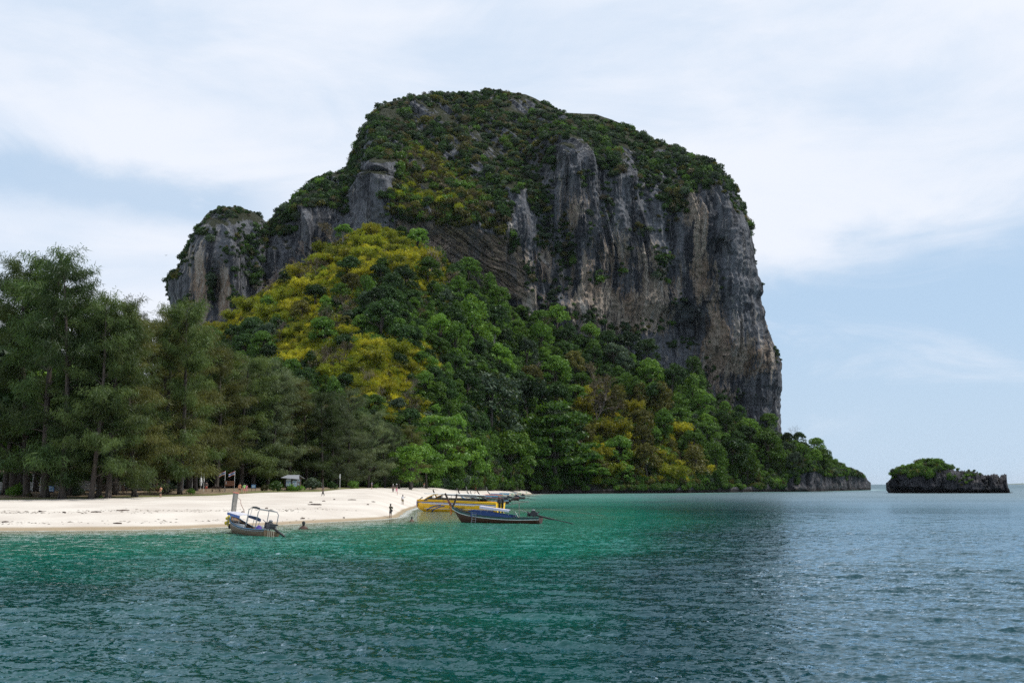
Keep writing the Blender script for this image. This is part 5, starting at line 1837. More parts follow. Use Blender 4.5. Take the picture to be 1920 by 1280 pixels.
    t.location = (bow.x - d.x * 0.4, bow.y - d.y * 0.4, 0.02)
    Rz = Matrix.Rotation(math.atan2(d.y, d.x), 4, 'Z'); Rx = Matrix.Rotation(math.radians(-9), 4, 'X'); Ry = Matrix.Rotation(math.radians(2.0), 4, 'Y')
    t.rotation_euler = (Rz @ Ry @ Rx).to_euler()
    return t


left_boat()


def right_boat():
    L, B = 10.3, 1.8
    sheer = [(0, 1.75), (.04, 1.48), (.12, 1.15), (.22, .92), (.35, .76), (.5, .64), (.65, .56), (.8, .55), (1, .62)]
    t, O = long_tail('longtail_boat', 'dark red-brown longtail boat in front of the yellow boat with a ladder on its side', L, B, M_HULLBROWN, paint('dark_teal_paint', (0.015, 0.06, 0.065)), M_TEAL, sheer=sheer)
    rb = rail(O, 0.03, 1, -1, -0.20, 0.03, M_WHITE, 'white_line', t, 0.008); rail(O, 0.03, 1, 1, -0.20, 0.03, M_WHITE, 'white_line', t, 0.008)
    stem(t, 'stem_post', M_DARKWOOD, [(0.45, 1.30), (0.10, 1.62), (-0.22, 2.1), (-0.50, 2.65), (-0.68, 3.0)], [.30, .24, .20, .18, .15], 0.14)
    stem(t, 'stem_brace', M_DARKWOOD, [(0.15, 1.5), (0.42, 1.95), (0.62, 2.5), (0.72, 2.95)], [.20, .17, .15, .12], 0.12)
    g = MB()
    for k in range(9):
        g.ball((0.08 + .05 * math.sin(k * 2.2), -.1 * (k % 2), 1.62 - .11 * k), 0.12 - .005 * k, 8, 6)
    g.obj('flower_garland', M_ORANGE, t)
    ribbon(t, 'stem_streamer', M_PINK, [(0.1, -.1, 1.6), (-0.25, -.2, 2.2), (-0.75, -.15, 2.3), (-0.95, -.1, 1.95)], .09)
    # awning over the aft half
    aw = MB(); aw.plate([(3.75, -.85, 1.72), (7.1, -.85, 1.34), (7.1, -.85, 1.14), (3.75, -.85, 1.46)], 0.02, (0, 1, 0))
    aw.plate([(3.75, -.86, 1.73), (7.1, -.86, 1.35), (7.1, -.40, 1.37), (3.75, -.40, 1.75)], 0.02, (0, 0, 1))
    aw.obj('awning', M_LILAC, t)
    for x, z in ((3.9, 1.6), (7.0, 1.3)):
        for s in (-1, 1):
            q = MB(); q.tube([(x, s * .80, .45), (x, s * .82, z)], 0.022, 6); q.obj('awning_post', M_METAL, t)
    tp = MB(); tp.plate([(2.7, -.80, 1.02), (4.4, -.84, 1.12), (7.3, -.84, .78), (7.3, -.84, .50), (2.7, -.82, .60)], 0.02, (0, 1, 0))
    tp.plate([(2.7, .80, 1.02), (4.4, .84, 1.12), (7.3, .84, .78), (7.3, .84, .50), (2.7, .82, .60)], 0.02, (0, 1, 0)); tp.obj('blue_tarpaulin', M_NAVY, t)
    l = MB(); y = -.99
    for x in (2.95, 3.40): l.tube([(x, y + .05, .98), (x, y, .3), (x - .05, y - .04, -.02)], 0.026, 6)
    lo = l.obj('ladder', M_METAL, t)
    for z in (.12, .36, .60, .84):
        q = MB(); q.tube([(2.94, y - .01, z), (3.40, y - .01, z)], 0.02, 6); q.obj('rung', M_METAL, lo)
    # T shaped rest aft
    q = MB(); q.tube([(7.9, 0, .3), (7.9, 0, 2.1)], 0.045, 8); q.tube([(7.15, 0, 2.02), (8.9, 0, 2.24)], 0.035, 8); q.obj('pole_rest', M_GREYWOOD, t)
    q = MB(); q.tube([(7.4, .1, 1.2), (7.8, .1, .6)], 0.02, 6); q.tube([(7.4, .1, .7), (7.75, .1, 1.1)], 0.02, 6); q.obj('crossed_sticks', M_WHITE, t)
    long_tail_engine(t, (L - 0.75, 0, 0.62), 5.3, 0.95, True)
    bow = HIT0(846, 978); s = HIT0(1012, 980.5)
    a = Vector((bow[0], bow[1], 0)); b = Vector((s[0], s[1], 0)); d = (b - a).normalized()
    o = b - d * (L - 0.1)
    t.location = (o.x, o.y, 0.03)
    t.rotation_euler = (0, math.radians(0.4), math.atan2(d.y, d.x))


right_boat()


def text_obj(body, size, mat, parent, loc, rot):
    cu = bpy.data.curves.new('lettering', 'FONT'); cu.body = body; cu.size = size; cu.extrude = 0.008; cu.align_x = 'LEFT'
    cu.offset = 0.008
    o = bpy.data.objects.new('lettering', cu); COL.objects.link(o); o.parent = parent; o.location = loc; o.rotation_euler = rot
    cu.materials.append(mat)
    dg = bpy.context.evaluated_depsgraph_get(); me = bpy.data.meshes.new_from_object(o.evaluated_get(dg)); bpy.data.objects.remove(o)
    o = link('lettering', me, parent); o.location = loc; o.rotation_euler = rot
    return o


def speedboat():
    L, B = 14.2, 3.1
    t = thing('speedboat', 'yellow speedboat with a long flat white canopy and blue swooshes on its bow', 'boat')
    sheer = [(0, 1.60), (.04, 1.68), (.2, 1.68), (.5, 1.62), (.8, 1.52), (1, 1.44)]
    beam = [(0, .16), (.03, .34), (.1, .62), (.2, .85), (.35, .98), (.6, 1), (1, .94)]
    keel = [(0, .45), (.03, .10), (.08, -.15), (.2, -.3), (1, -.25)]
    rake = [(0, -.0), (.04, .3), (.2, .1), (.3, 0), (1, 0)]
    me, O = hull_mesh('hull', L, B, sheer, beam, keel, rake, M_YELLOW, 0.06)
    link('hull', me, t); transom(L, O, M_YELLOW, t)
    dk = MB()
    dk.plate([(.2, -.25, 1.56), (1.2, -.95, 1.56), (2.4, -1.3, 1.55), (2.4, 1.3, 1.55), (1.2, .95, 1.56), (.2, .25, 1.56)], .04, (0, 0, 1)); dk.obj('foredeck', M_YELLOW, t)
    fl = MB(); fl.box((L * .56, 0, .45), (L * .84, B * .84, .05)); fl.obj('cockpit_floor', M_WHITE, t)
    ax = MB(); ax.box((12.9, 0, 1.36), (2.4, 2.5, .10)); ax.obj('aft_deck', M_YELLOW, t)
    for s in (-1, 1):
        rail(O, 0, 1, s, .03, .07, M_ORANGE if s > 9 else M_YELLOW, 'gunwale', t)
        idx = -1 if s > 0 else 0
        pts = O[:, idx]

        def strip(z0, z1, a, b, mat, name):
            mb = MB()
            n = len(pts); ia, ib = int(a * (n - 1)), int(b * (n - 1))
            for i in range(ia, ib):
                p, q = pts[i], pts[i + 1]
                mb.add([(p[0], p[1] + s * .02, p[2] + z0), (q[0], q[1] + s * .02, q[2] + z0), (q[0], q[1] + s * .02 - s * .0, q[2] + z1), (p[0], p[1] + s * .02, p[2] + z1)], [(0, 1, 2, 3)])
                mb.add([(p[0], p[1] + s * .005, p[2] + z0), (q[0], q[1] + s * .005, q[2] + z0), (q[0], q[1] + s * .005, q[2] + z1), (p[0], p[1] + s * .005, p[2] + z1)], [(3, 2, 1, 0)])
            return mb.obj(name, mat, t)
        strip(-.36, -.26, .03, 1, M_BLUE if s else M_BLUE, 'blue_stripe')
        strip(-.47, -.375, .16, 1, M_WHITE, 'white_stripe')
        strip(-.58, -.485, .30, .80, M_LILAC, 'lilac_stripe')
        # swooshes near the bow
        for k, (x0, x1) in enumerate(((2.0, 5.0), (3.0, 5.6))):
            mb = MB()
            n = 10
            P0 = []
            for i in range(n + 1):
                f = i / n; x = x0 + (x1 - x0) * f; z = .10 + (.88 - .10 + .0 * k) * (1 - (1 - f) ** 1.8) - .12 * k
                # hull side distance at that place and height
                j = int(np.argmin(np.abs(pts[:, 0] - x)))
                col = O[j][:]
                col = col[col[:, 1] * s >= 0]
                yy = np.interp(z, sorted(col[:, 2]), sorted(np.abs(col[:, 1]))) + .03
                yy2 = np.interp(z + .16, sorted(col[:, 2]), sorted(np.abs(col[:, 1]))) + .03
                P0.append(((x, s * yy, z), (x, s * yy2, z + .15)))
            for i in range(n):
                mb.add([P0[i][0], P0[i + 1][0], P0[i + 1][1], P0[i][1]], [(0, 1, 2, 3)])
            mb.obj('blue_swoosh', M_BLUE, t)
        # side windows: dark band with an arched frame at the front
        w = MB(); w.plate([(1.7, s * 1.22, 1.60), (2.9, s * 1.30, 2.12), (3.4, s * 1.34, 2.02), (11.0, s * 1.40, 1.95), (11.3, s * 1.40, 1.62)], .03, (0, 1, 0)); 
        w2 = MB(); w2.plate([(1.7, s * 1.24, 1.58), (11.2, s * 1.42, 1.58), (10.6, s * 1.42, 1.80), (2.4, s * 1.27, 1.86)], .04, (0, 1, 0)); w2.obj('dark_side_panel', M_GLASS, t)
        w.obj('tinted_side_pane', M_GLASS, t)
        a = MB(); a.tube([(1.6, s * 1.18, 1.6), (2.6, s * 1.27, 2.12), (3.5, s * 1.32, 2.45), (4.4, s * 1.34, 2.52)], .06, 8); a.obj('arch', M_YELLOW, t)
        a = MB(); a.plate([(1.75, s * 1.2, 1.66), (2.6, s * 1.28, 2.08), (3.4, s * 1.32, 2.40), (3.4, s * 1.32, 1.9), (2.7, s * 1.28, 1.84)], .03, (0, 1, 0)); a.obj('windscreen_pane', M_GLASS, t)
        for x in (3.5, 5.0, 7.6, 9.9):
            q = MB(); q.tube([(x, s * 1.36, 1.6), (x + .1, s * 1.36, 2.6)], .04, 8); q.obj('canopy_post', M_METAL, t)
        q = MB(); q.plate([(5.6, s * 1.38, 2.55), (11.0, s * 1.38, 2.40), (11.0, s * 1.38, 2.10), (8.5, s * 1.38, 2.28), (5.6, s * 1.38, 2.42)], .03, (0, 1, 0)); q.obj('rolled_side_curtain', M_GREY, t)
    cp = MB(); cp.plate([(1.9, -1.3, 2.64), (10.9, -1.45, 2.56), (10.9, 1.45, 2.56), (1.9, 1.3, 2.64)], .10, (0, 0, 1)); cp.obj('canopy', M_WHITE, t)
    for k in range(6):
        q = MB(); q.box((4.2 + 1.15 * k, 0, .85), (.35, 2.2, .08)); q.box((4.38 + 1.15 * k, 0, 1.15), (.07, 2.2, .55)); q.obj('seat', M_WHITE, t, bevel=.02)
    nose = MB(); nose.plate([(-.02, -.30, 1.50), (.30, -.62, 1.50), (.15, -.50, .62), (-.08, -.22, .62)], .05, (0, 1, 0)); nose.box((-.03, 0, 1.05), (.16, .62, .86)); nose.obj('bow_bumper', M_LILAC, t, bevel=.03)
    an = MB(); an.tube([(.1, 0, 1.6), (.65, 0, 1.95)], .07, 8); an.box((.75, 0, 2.0), (.25, .12, .16)); an.obj('anchor_roller', M_BLACK, t)
    bt = MB(); bt.plate([(8.6, -1.50, .02), (10.6, -1.52, .45), (13.9, -1.46, .32), (13.2, -1.46, .02)], .03, (0, 1, 0)); bt.obj('blue_bottom_paint', M_NAVY, t)
    for y in (-.55, .35):
        e = MB(); e.box((L + .10, y, 1.75), (.62, .44, .66), taper=.8); e.box((L + .15, y, 1.2), (.3, .22, .6)); e.box((L + .15, y, .35), (.26, .12, 1.2)); e.tube([(L + .0, y, -.2), (L + .5, y, -.2)], [.07, .12], 8)
        e.obj('outboard_motor', M_BLACK, t, bevel=.05)
    ae = MB(); ae.tube([(6.6, .4, 2.6), (6.6, .4, 3.5)], .02, 6); ae.obj('aerial', M_METAL, t)
    text_obj("Rungla ya'i", .58, M_DARKWOOD, t, (6.55, -1.60, .42), (math.radians(90), 0, 0))
    a = HIT0(783, 957.5); b = HIT0(957, 960)
    a = Vector((a[0], a[1], 0)); b = Vector((b[0], b[1], 0)); d = (b - a).normalized()
    t.location = (a.x, a.y, 0.02); t.rotation_euler = (0, math.radians(0.6), math.atan2(d.y, d.x))


speedboat()

M_RAIL = [M_TEAL, M_LBLUE, M_GREENP, M_RED]
for i, (px, Y, L, hm, cm, lab, yaw) in enumerate([
        (812, 185, 9.6, M_HULLTAN, None, 'longtail boat moored just behind the yellow boat, its plain stem nearest the people', 0.05),
        (858, 205, 9.8, M_DARKWOOD, M_LBLUE, 'longtail boat with a light blue canopy behind the yellow boat', 0.02),
        (874, 228, 9.6, M_HULLBROWN, M_PINK, 'longtail boat with a pink cover and tall pale crossed stems', 0.0),
        (893, 250, 10.0, M_DARKWOOD, M_LBLUE, 'longtail boat with a red scarf on its stem and a blue awning', -0.02),
        (912, 275, 10.0, M_HULLTAN, M_WHITE, 'longtail boat farthest along the beach with a white awning', -0.04)]):
    t, O = long_tail('longtail_boat', lab, L, 1.75, hm, M_RAIL[i % 4], M_WHITE)
    stem(t, 'stem_post', M_DARKWOOD if i in (0, 1, 3) else M_GREYWOOD, [(0.4, 1.30), (0.0, 1.75), (-0.35, 2.3), (-0.62, 3.0 + .25 * (i % 3))], [.30, .24, .24, .22], .16)
    if i == 2: stem(t, 'stem_brace', M_GREYWOOD, [(0.9, 1.2), (0.5, 1.9), (0.3, 2.7)], [.22, .2, .16], .14)
    if i == 3: ribbon(t, 'stem_scarf', M_RED, [(-.62, 0, 3.1), (-.9, -.1, 2.7), (-.85, -.1, 2.1), (-1.0, -.2, 1.7)], .30)
    if cm:
        c = MB(); c.plate([(3.0, -.85, 1.75), (7.6, -.85, 1.65), (7.6, .85, 1.65), (3.0, .85, 1.75)], .05, (0, 0, 1)); c.plate([(3.0, -.86, 1.72), (7.6, -.86, 1.62), (7.6, -.86, 1.42), (3.0, -.86, 1.54)], .03, (0, 1, 0)); c.obj('canopy', cm, t)
        for x in (3.2, 5.3, 7.4):
            for s in (-1, 1):
                q = MB(); q.tube([(x, s * .8, .5), (x, s * .82, 1.7)], .025, 6); q.obj('canopy_post', M_METAL, t)
    b = MB(); b.ball((8.0, .1, .75), .35, 8, 6, (1.2, .9, .8)); b.obj('bundle', M_BLACK if i % 2 else M_NAVY, t)
    long_tail_engine(t, (L - .6, 0, .72), 4.6, .55 + .2 * (i % 2), True, None, 0.03, 0.25 * (i % 3))
    if i in (2, 3, 4):
        g = MB(); g.box((L - .9, 0, 1.1), (.06, .06, 1.1)); g.tube([(L - 1.8, 0, 1.55), (L + .3, 0, 1.72)], .03, 6); g.obj('shaft_rest', M_METAL, t)
        g = MB(); g.ball((L + .35, 0, 1.78), .2, 8, 6, (1.3, .5, 1.0)); g.ball((L - 1.9, 0, 1.6), .17, 8, 6, (.7, .5, 1.4)); g.obj('blade_cover', M_PROP, t)
    x = (px - 960) / F * Y * 1.0
    x = float(P(px, 920, Y)[0])
    zz = 0.0
    t.location = (x + .6, Y, max(0.02, float(ground_z(np.array([x + 2.]), np.array([Y]))[0]) + .15)); t.rotation_euler = (0, 0, yaw)

# ------------------------------------------------------------------ people
def skin_body(name, verts, edges, radii, mat, parent, sub=2):
    me = bpy.data.meshes.new(name); me.from_pydata(verts, edges, [])
    o = link(name, me, parent)
    md = o.modifiers.new('skin', 'SKIN')
    if not me.skin_vertices:
        pass
    lay = me.skin_vertices[0].data if me.skin_vertices else None
    if lay is None:
        bpy.context.view_layer.objects.active = o
    for i, r in enumerate(radii):
        rr = r if hasattr(r, '__len__') else (r, r)
        me.skin_vertices[0].data[i].radius = rr
    me.skin_vertices[0].data[0].use_root = True
    md.use_smooth_shade = True
    s = o.modifiers.new('smooth', 'SUBSURF'); s.levels = sub; s.render_levels = sub
    me.materials.append(mat)
    return o


def person(label, at, H=1.68, face=0.0, shirt=None, bottoms=None, skin=None, hair=None, pose='stand', hat=None, long_sleeve=False, bag=None, group=None, skirt=False, longpants=False):
    """at: point under the feet; face: direction looked at, 0 = away from the camera (+Y)"""
    skin = skin or M_SKIN; hair = hair or M_BLACK
    t = thing('person', label, 'person', at, face, group)
    k = H / 1.70
    st = 0.0; bend = 0.0
    if pose == 'walk': st = 0.22
    hip = 0.90
    V = [(0, 0, hip)]; R = [(.13, .105)]; E = []

    def add(p, r, par):
        V.append(p); R.append(r); E.append((par, len(V) - 1)); return len(V) - 1
    fw = 0.0
    if pose == 'bend': fw = .38
    w = add((0, fw * .3, 1.06), (.120, .09), 0)
    ch = add((0, fw * .75, 1.26 - fw * .12), (.145, .095), w)
    sh = add((0, fw, 1.40 - fw * .25), (.10, .08), ch)
    nk = add((0, fw + .01, 1.47 - fw * .3), (.052, .052), sh)
    hd = add((0, fw + .03, 1.56 - fw * .35), (.080, .090), nk)
    hd2 = add((0, fw + .02, 1.65 - fw * .35), (.075, .088), hd)
    arms = []
    for s in (-1, 1):
        a0 = add((s * .17, fw, 1.375 - fw * .25), .055, sh)
        if pose == 'photo':
            a1 = add((s * .23, .12, 1.16), .043, a0); a2 = add((s * .10, .33, 1.32), .033, a1); a3 = add((s * .06, .38, 1.38), .038, a2)
        elif pose == 'wave' and s > 0:
            a1 = add((s * .32, .08, 1.20), .043, a0); a2 = add((s * .44, .16, 1.40), .033, a1); a3 = add((s * .45, .17, 1.50), .038, a2)
        elif pose == 'walk':
            a1 = add((s * .21, s * .10, 1.12), .043, a0); a2 = add((s * .22, s * .24, .90), .033, a1); a3 = add((s * .22, s * .28, .82), .038, a2)
        else:
            a1 = add((s * .22, .0 + fw * .9, 1.10 - fw * .2), .043, a0); a2 = add((s * .22, .05 + fw, .86), .033, a1); a3 = add((s * .21, .07 + fw, .77), .038, a2)
        for q in range(2):
            add((V[a3][0] + .02 * (q * 2 - 1), V[a3][1] + .03, V[a3][2] - .06), .014, a3)
        arms.append((a0, a1, a2, a3))
    legs = []
    for s in (-1, 1):
        l0 = add((s * .095, 0, .84), .088, 0)
        l1 = add((s * .10, s * st * .5 + .02, .47), .060, l0)
        l2 = add((s * .105, s * st - .02, .09), .042, l1)
        l3 = add((s * .115, s * st + .13, .035), .034, l2)
        legs.append((l0, l1, l2, l3))
    S = lambda p: (p[0] * k, p[1] * k, p[2] * k)
    skin_body('body', [S(v) for v in V], E, [(r[0] * k, r[1] * k) if hasattr(r, '__len__') else (r * k, r * k) for r in R], skin, t)
    hb = MB(); c = V[hd2]; hb.ball((c[0] * k, (c[1] - .02) * k, (c[2] + .01) * k), .108 * k, 12, 8, (.92, 1.02, .95)); hb.ball((c[0] * k, (c[1] - .06) * k, (c[2] - .10) * k), .085 * k, 10, 6, (1, .6, 1.2)); hb.obj('hair', hair, t, smooth=True)
    if hat:
        m = MB(); m.tube([(c[0] * k, c[1] * k, (c[2] + .02) * k), (c[0] * k, c[1] * k, (c[2] + .04) * k)], .2 * k, 14); m.ball((c[0] * k, c[1] * k, (c[2] + .05) * k), .118 * k, 12, 8, (1, 1, .95)); m.obj('hat', hat, t)
    if shirt:
        vs = [0, w, ch, sh]; pts = [V[i] for i in vs]; pts[0] = (0, 0, .90)
        ed = [(0, 1), (1, 2), (2, 3)]; rr = [(.150, .12), (.142, .112), (.165, .118), (.115, .095)]
        for a in arms:
            i0 = len(pts); pts.append(V[a[0]]); rr.append((.075, .075)); ed.append((3, i0))
            e = V[a[1]]; b = V[a[0]]
            f = 1.0 if long_sleeve else .65
            pts.append(tuple(b[q] + (e[q] - b[q]) * f for q in range(3))); rr.append((.066, .066)); ed.append((i0, i0 + 1))
            if long_sleeve:
                pts.append(V[a[2]]); rr.append((.05, .05)); ed.append((i0 + 1, i0 + 2))
        skin_body('shirt', [S(v) for v in pts], ed, [(a * k, b * k) for a, b in rr], shirt, t)
    if bottoms:
        if skirt:
            m = MB(); m.tube([(0, 0, .98 * k), (0, 0, .86 * k), (0, 0, .45 * k)], [.14 * k, .19 * k, .26 * k], 16); m.obj('skirt', bottoms, t, smooth=True)
        else:
            pts = [(0, 0, .93), (0, 0, .86)]; ed = [(0, 1)]; rr = [(.148, .122), (.15, .125)]
            for l in legs:
                i0 = len(pts); pts.append((V[l[0]][0], V[l[0]][1], .80)); rr.append((.105, .105)); ed.append((1, i0))
                e = V[l[1]]; b = V[l[0]]
                pts.append(tuple(b[q] + (e[q] - b[q]) * (.8 if not longpants else 1.0) for q in range(3))); rr.append((.088, .088)); ed.append((i0, i0 + 1))
                if longpants:
                    pts.append((V[l[2]][0], V[l[2]][1], .12)); rr.append((.065, .065)); ed.append((i0 + 1, i0 + 2))
            skin_body('shorts' if not longpants else 'trousers', [S(v) for v in pts], ed, [(a * k, b * k) for a, b in rr], bottoms, t)
    if bag:
        m = MB(); m.box((.22 * k, -.06 * k, .92 * k), (.12 * k, .26 * k, .26 * k)); m.tube([(.2 * k, 0, 1.0 * k), (.05 * k, -.12 * k, 1.3 * k), (-.1 * k, 0, 1.42 * k)], .015 * k, 6); m.obj('shoulder_bag', bag, t, bevel=.02)
    return t


C_OLIVE = paint('olive_cloth', (0.075, 0.085, 0.05)); C_KHAKI = paint('khaki_cloth', (0.22, 0.17, 0.08)); C_DGREY = paint('dark_grey_cloth', (0.045, 0.048, 0.055)); C_BLUEG = paint('blue_grey_cloth', (0.12, 0.14, 0.2))
C_NEON = paint('neon_green_cloth', (0.35, 0.75, 0.22)); C_PINK = paint('pink_cloth', (0.70, 0.20, 0.32)); C_WHITE = paint('white_cloth', (0.75, 0.74, 0.76), wear=.08); C_RED = paint('red_cloth', (0.5, 0.06, 0.05)); C_ORANGE = M_ORANGE; C_BROWN = paint('brown_cloth', (0.10, 0.055, 0.04))
C_LORANGE = paint('salmon_cloth', (0.62, 0.26, 0.16))

person('person in an olive shirt at the water edge holding up a camera', on_ground(732, 971.0) , 1.66, -0.5, C_OLIVE, C_DGREY, M_SKIND, pose='photo', bag=M_BLACK, long_sleeve=True)
person('person in a white shirt and khaki shorts by the yellow boat raising an arm', on_ground(755, 946.0), 1.62, 0.2, C_WHITE, C_KHAKI, M_SKIND, pose='wave')
person('slim person in dark clothes standing left of the one in pink trousers', on_ground(737, 922.5), 1.72, 0.1, C_DGREY, M_BLACK, pose='stand', hair=paint('grey_hair', (.4, .4, .4)), longpants=True, group='two people at the far end of the beach')
person('person in pink trousers and dark top with a pale cap on the far sand', on_ground(743.5, 922.5), 1.70, 0.1, C_DGREY, C_PINK, pose='walk', hat=C_WHITE, longpants=True, group='two people at the far end of the beach')
person('small child in coral clothes crouching low on the far sand', on_ground(745, 927.5), 0.62, 1.2, C_LORANGE, C_PINK)
person('person in a blue grey shirt carrying a bag where the bushes begin', on_ground(697, 917.0), 1.70, 0.8, C_BLUEG, C_DGREY, pose='walk', bag=M_BLACK)
person('person in a dark outfit walking alone across the middle of the sand', on_ground(605.5, 929.5), 1.72, 1.5, C_DGREY, M_BLACK, M_SKIND, pose='walk', longpants=True)
person('bare-backed person in dark shorts walking beside the one in neon green', on_ground(449, 925.5), 1.74, 0.3, None, C_BROWN, paint('skin_ruddy', (.48, .22, .12)), pose='walk')
person('person in a neon green shirt walking toward the two flags', on_ground(457.5, 925.5), 1.66, 0.0, C_NEON, C_LORANGE, pose='walk')
person('person in a pink top half hidden behind the one in neon green', on_ground(461.5, 924.8), 1.5, 0.0, C_PINK, C_PINK, pose='walk')
person('person in a salmon top and black shorts standing before the dark pavilion', on_ground(301, 932.5), 1.66, 1.2, C_LORANGE, M_BLACK, pose='stand')
person('person in dark clothes standing in the shade under the casuarinas', on_ground(230.5, 927.5), 1.72, 0.5, C_BROWN, C_BROWN, M_SKIND)
person('person bending forward beside the one in brown under the trees', on_ground(237.5, 927.0), 1.62, 2.0, C_DGREY, C_DGREY, pose='bend', hair=paint('white_cap', (.7, .7, .72)))
person('person in a white top by the pavilion trunk', on_ground(339, 923.0), 1.65, 0.9, C_WHITE, C_DGREY)
person('person seen behind a bush beside the pavilion wearing pale clothes', on_ground(318, 920.5), 1.5, 0.4, C_WHITE, C_BLUEG)
person('person in red shorts under the trees near the white sails', on_ground(386.5, 921.5), 1.70, 0.7, C_DGREY, C_RED, pose='stand')
person('person in an orange top far off at the trees behind the boats', on_ground(795, 914.5), 1.62, 0.2, C_LORANGE, C_WHITE)
person('person with a yellow shirt beyond the low wall', on_ground(73.5, 921.0), 1.55, 0.3, M_FLOWER, C_DGREY)
person('person in an orange top leaning by the small blue signboard', on_ground(93.5, 920.5), 1.65, 0.3, C_LORANGE, C_BLUEG)


def bather(label, px, py, scale, top, hair, broad=1.0):
    x, y = HIT0(px, py)
    t = thing('person', label, 'person', (x, y, 0), 0.3)
    k = scale
    V = [(0, 0, -.35), (0, 0, -.10), (0, .0, .10), (0, 0, .22), (0, .02, .30), (0, .02, .40)]
    R = [.15, .16, .15, .09, .078, .082]
    E = [(0, 1), (1, 2), (2, 3), (3, 4), (4, 5)]
    for s in (-1, 1):
        i = len(V); V += [(s * .18 * broad, 0, .10), (s * .30 * broad, .05, -.08), (s * .30, .22, -.2)]; R += [.065, .05, .04]; E += [(2, i), (i, i + 1), (i + 1, i + 2)]
    skin_body('body', [tuple(c * k for c in v) for v in V], E, [(r * k, r * k) for r in R], top, t)
    m = MB(); m.ball((0, .0, .42 * k), .115 * k, 12, 8); m.ball((0, -.05 * k, .32 * k), .09 * k, 10, 6, (1, .7, 1.2)); m.obj('hair', hair, t, smooth=True)
    return t


bather('person swimming in the shallows with only a dark head and shoulders showing', 772, 977.0, 1.0, M_SKIND, M_BLACK, 0.9)
b_ = bather('person sitting chest-deep in brown clothes beside the heeled longtail boat', 569, 991.5, 1.35, C_BROWN, M_BLACK, 1.15)

# ------------------------------------------------------------------ things at the back of the beach
def banner_flag(px, label):
    b = on_ground(px, 921.5)
    t = thing('flag', label, 'flag', b, 0.05, 'national flags on poles by the brown board')
    ph = 3.55
    p = MB(); p.tube([(0, 0, 0), (0, 0, ph)], .035, 8); p.obj('pole', M_WHITE, t)
    cols = [M_RED, M_WHITE, M_BLUE, M_WHITE, M_RED]; hs = [1, 1, 2, 1, 1]
    W = 1.0; Hh = .66; z = ph - .03; acc = 0
    for c, h in zip(cols, hs):
        mb = MB(); n = 8; a = acc / 6 * Hh; b2 = (acc + h) / 6 * Hh; acc += h
        for i in range(n):
            x0, x1 = -W * i / n, -W * (i + 1) / n
            f = lambda x, d: (x, .07 * math.sin(x * 7), z - d - .42 * (-x) ** 1.2 + .02 * math.sin(x * 9))
            q = [f(x0, a), f(x1, a), f(x1, b2), f(x0, b2)]
            mb.add([(u[0], u[1] - .006, u[2]) for u in q] + [(u[0], u[1] + .006, u[2]) for u in q], [(0, 1, 2, 3), (7, 6, 5, 4), (0, 4, 5, 1), (2, 6, 7, 3)])
        mb.obj('cloth_stripe', c, t)
    return t


banner_flag(421.0, 'red white and blue striped flag on the pole nearer the white sails')
banner_flag(439.0, 'red white and blue striped flag on the pole nearer the walkers')


def board(name, label, px, py, w, h, top_z, face_m, post_m, n_posts=2, marks=(), thick=.06, cat='sign', rz=0.0):
    b = on_ground(px, py)
    t = thing(name, label, cat, b, rz)
    k = MB(); k.box((0, 0, top_z - h / 2), (w, thick, h)); k.obj('panel', face_m, t, bevel=.01)
    for i in range(n_posts):
        x = 0 if n_posts == 1 else (-w / 2 + .05 if i == 0 else w / 2 - .05)
        q = MB(); q.tube([(x, .06, 0), (x, .06, top_z - .02)], .04, 6); q.obj('post', post_m, t)
    for (cx, cz, cw, chh, m) in marks:
        q = MB(); q.box((cx, -thick / 2 - .006, top_z - h / 2 + cz), (cw, .008, chh)); q.obj('printed_mark', m, t)
    return t


M_SIGNB = paint('sign_blue', (0.10, 0.24, 0.46), wear=.1); M_PALEB = paint('sign_pale_blue', (0.55, 0.68, 0.80), wear=.1)
board('information_board', 'brown wooden information board between the two flags', 430, 921.8, 1.65, .85, 1.85, wood('board_brown', (.16, .07, .04), (.26, .12, .07)), M_DARKWOOD, 2, [(-.6, .1, .12, .4, M_WHITE)])
t = board('notice_sign', 'small blue notice sign with white lettering under the casuarinas', 95, 929.5, .86, .80, 1.45, M_SIGNB, M_DARKWOOD, 2)
for (cx, cz, cw, ch) in ((.10, .24, .42, .05), (.16, .14, .30, .04), (0, -.12, .62, .04), (0, -.21, .56, .04), (0, -.30, .60, .04)):
    q = MB(); q.box((cx, -.038, 1.05 + cz), (cw, .008, ch)); q.obj('printed_line', M_WHITE, t)
q = MB(); q.tube([(-.24, -.034, 1.22), (-.24, -.044, 1.22)], .12, 12); q.obj('round_emblem', M_WHITE, t)
board('notice_sign', 'blue notice board on short legs to the right of the walkers', 475, 920.5, .75, .6, 1.15, M_SIGNB, M_DARKWOOD, 2, [(0, 0, .5, .3, M_PALEB)])
board('notice_board', 'plain white board standing beside the information kiosk', 522.5, 919.8, .72, .62, 1.5, M_WHITE, M_DARKWOOD, 2)
board('signpost', 'thin white signpost with a square plate by the low wall', 60, 924, .34, .36, 2.9, M_WHITE, M_WHITE, 1)
board('signpost', 'white roadside post with a small plate beside the far bushes', 637, 917.0, .22, .9, 3.0, M_WHITE, M_WHITE, 1)
board('signpost', 'pale post with a small grey plate just right of the signpost by the wall', 74, 922.5, .30, .5, 3.0, M_GREY, M_WHITE, 1)


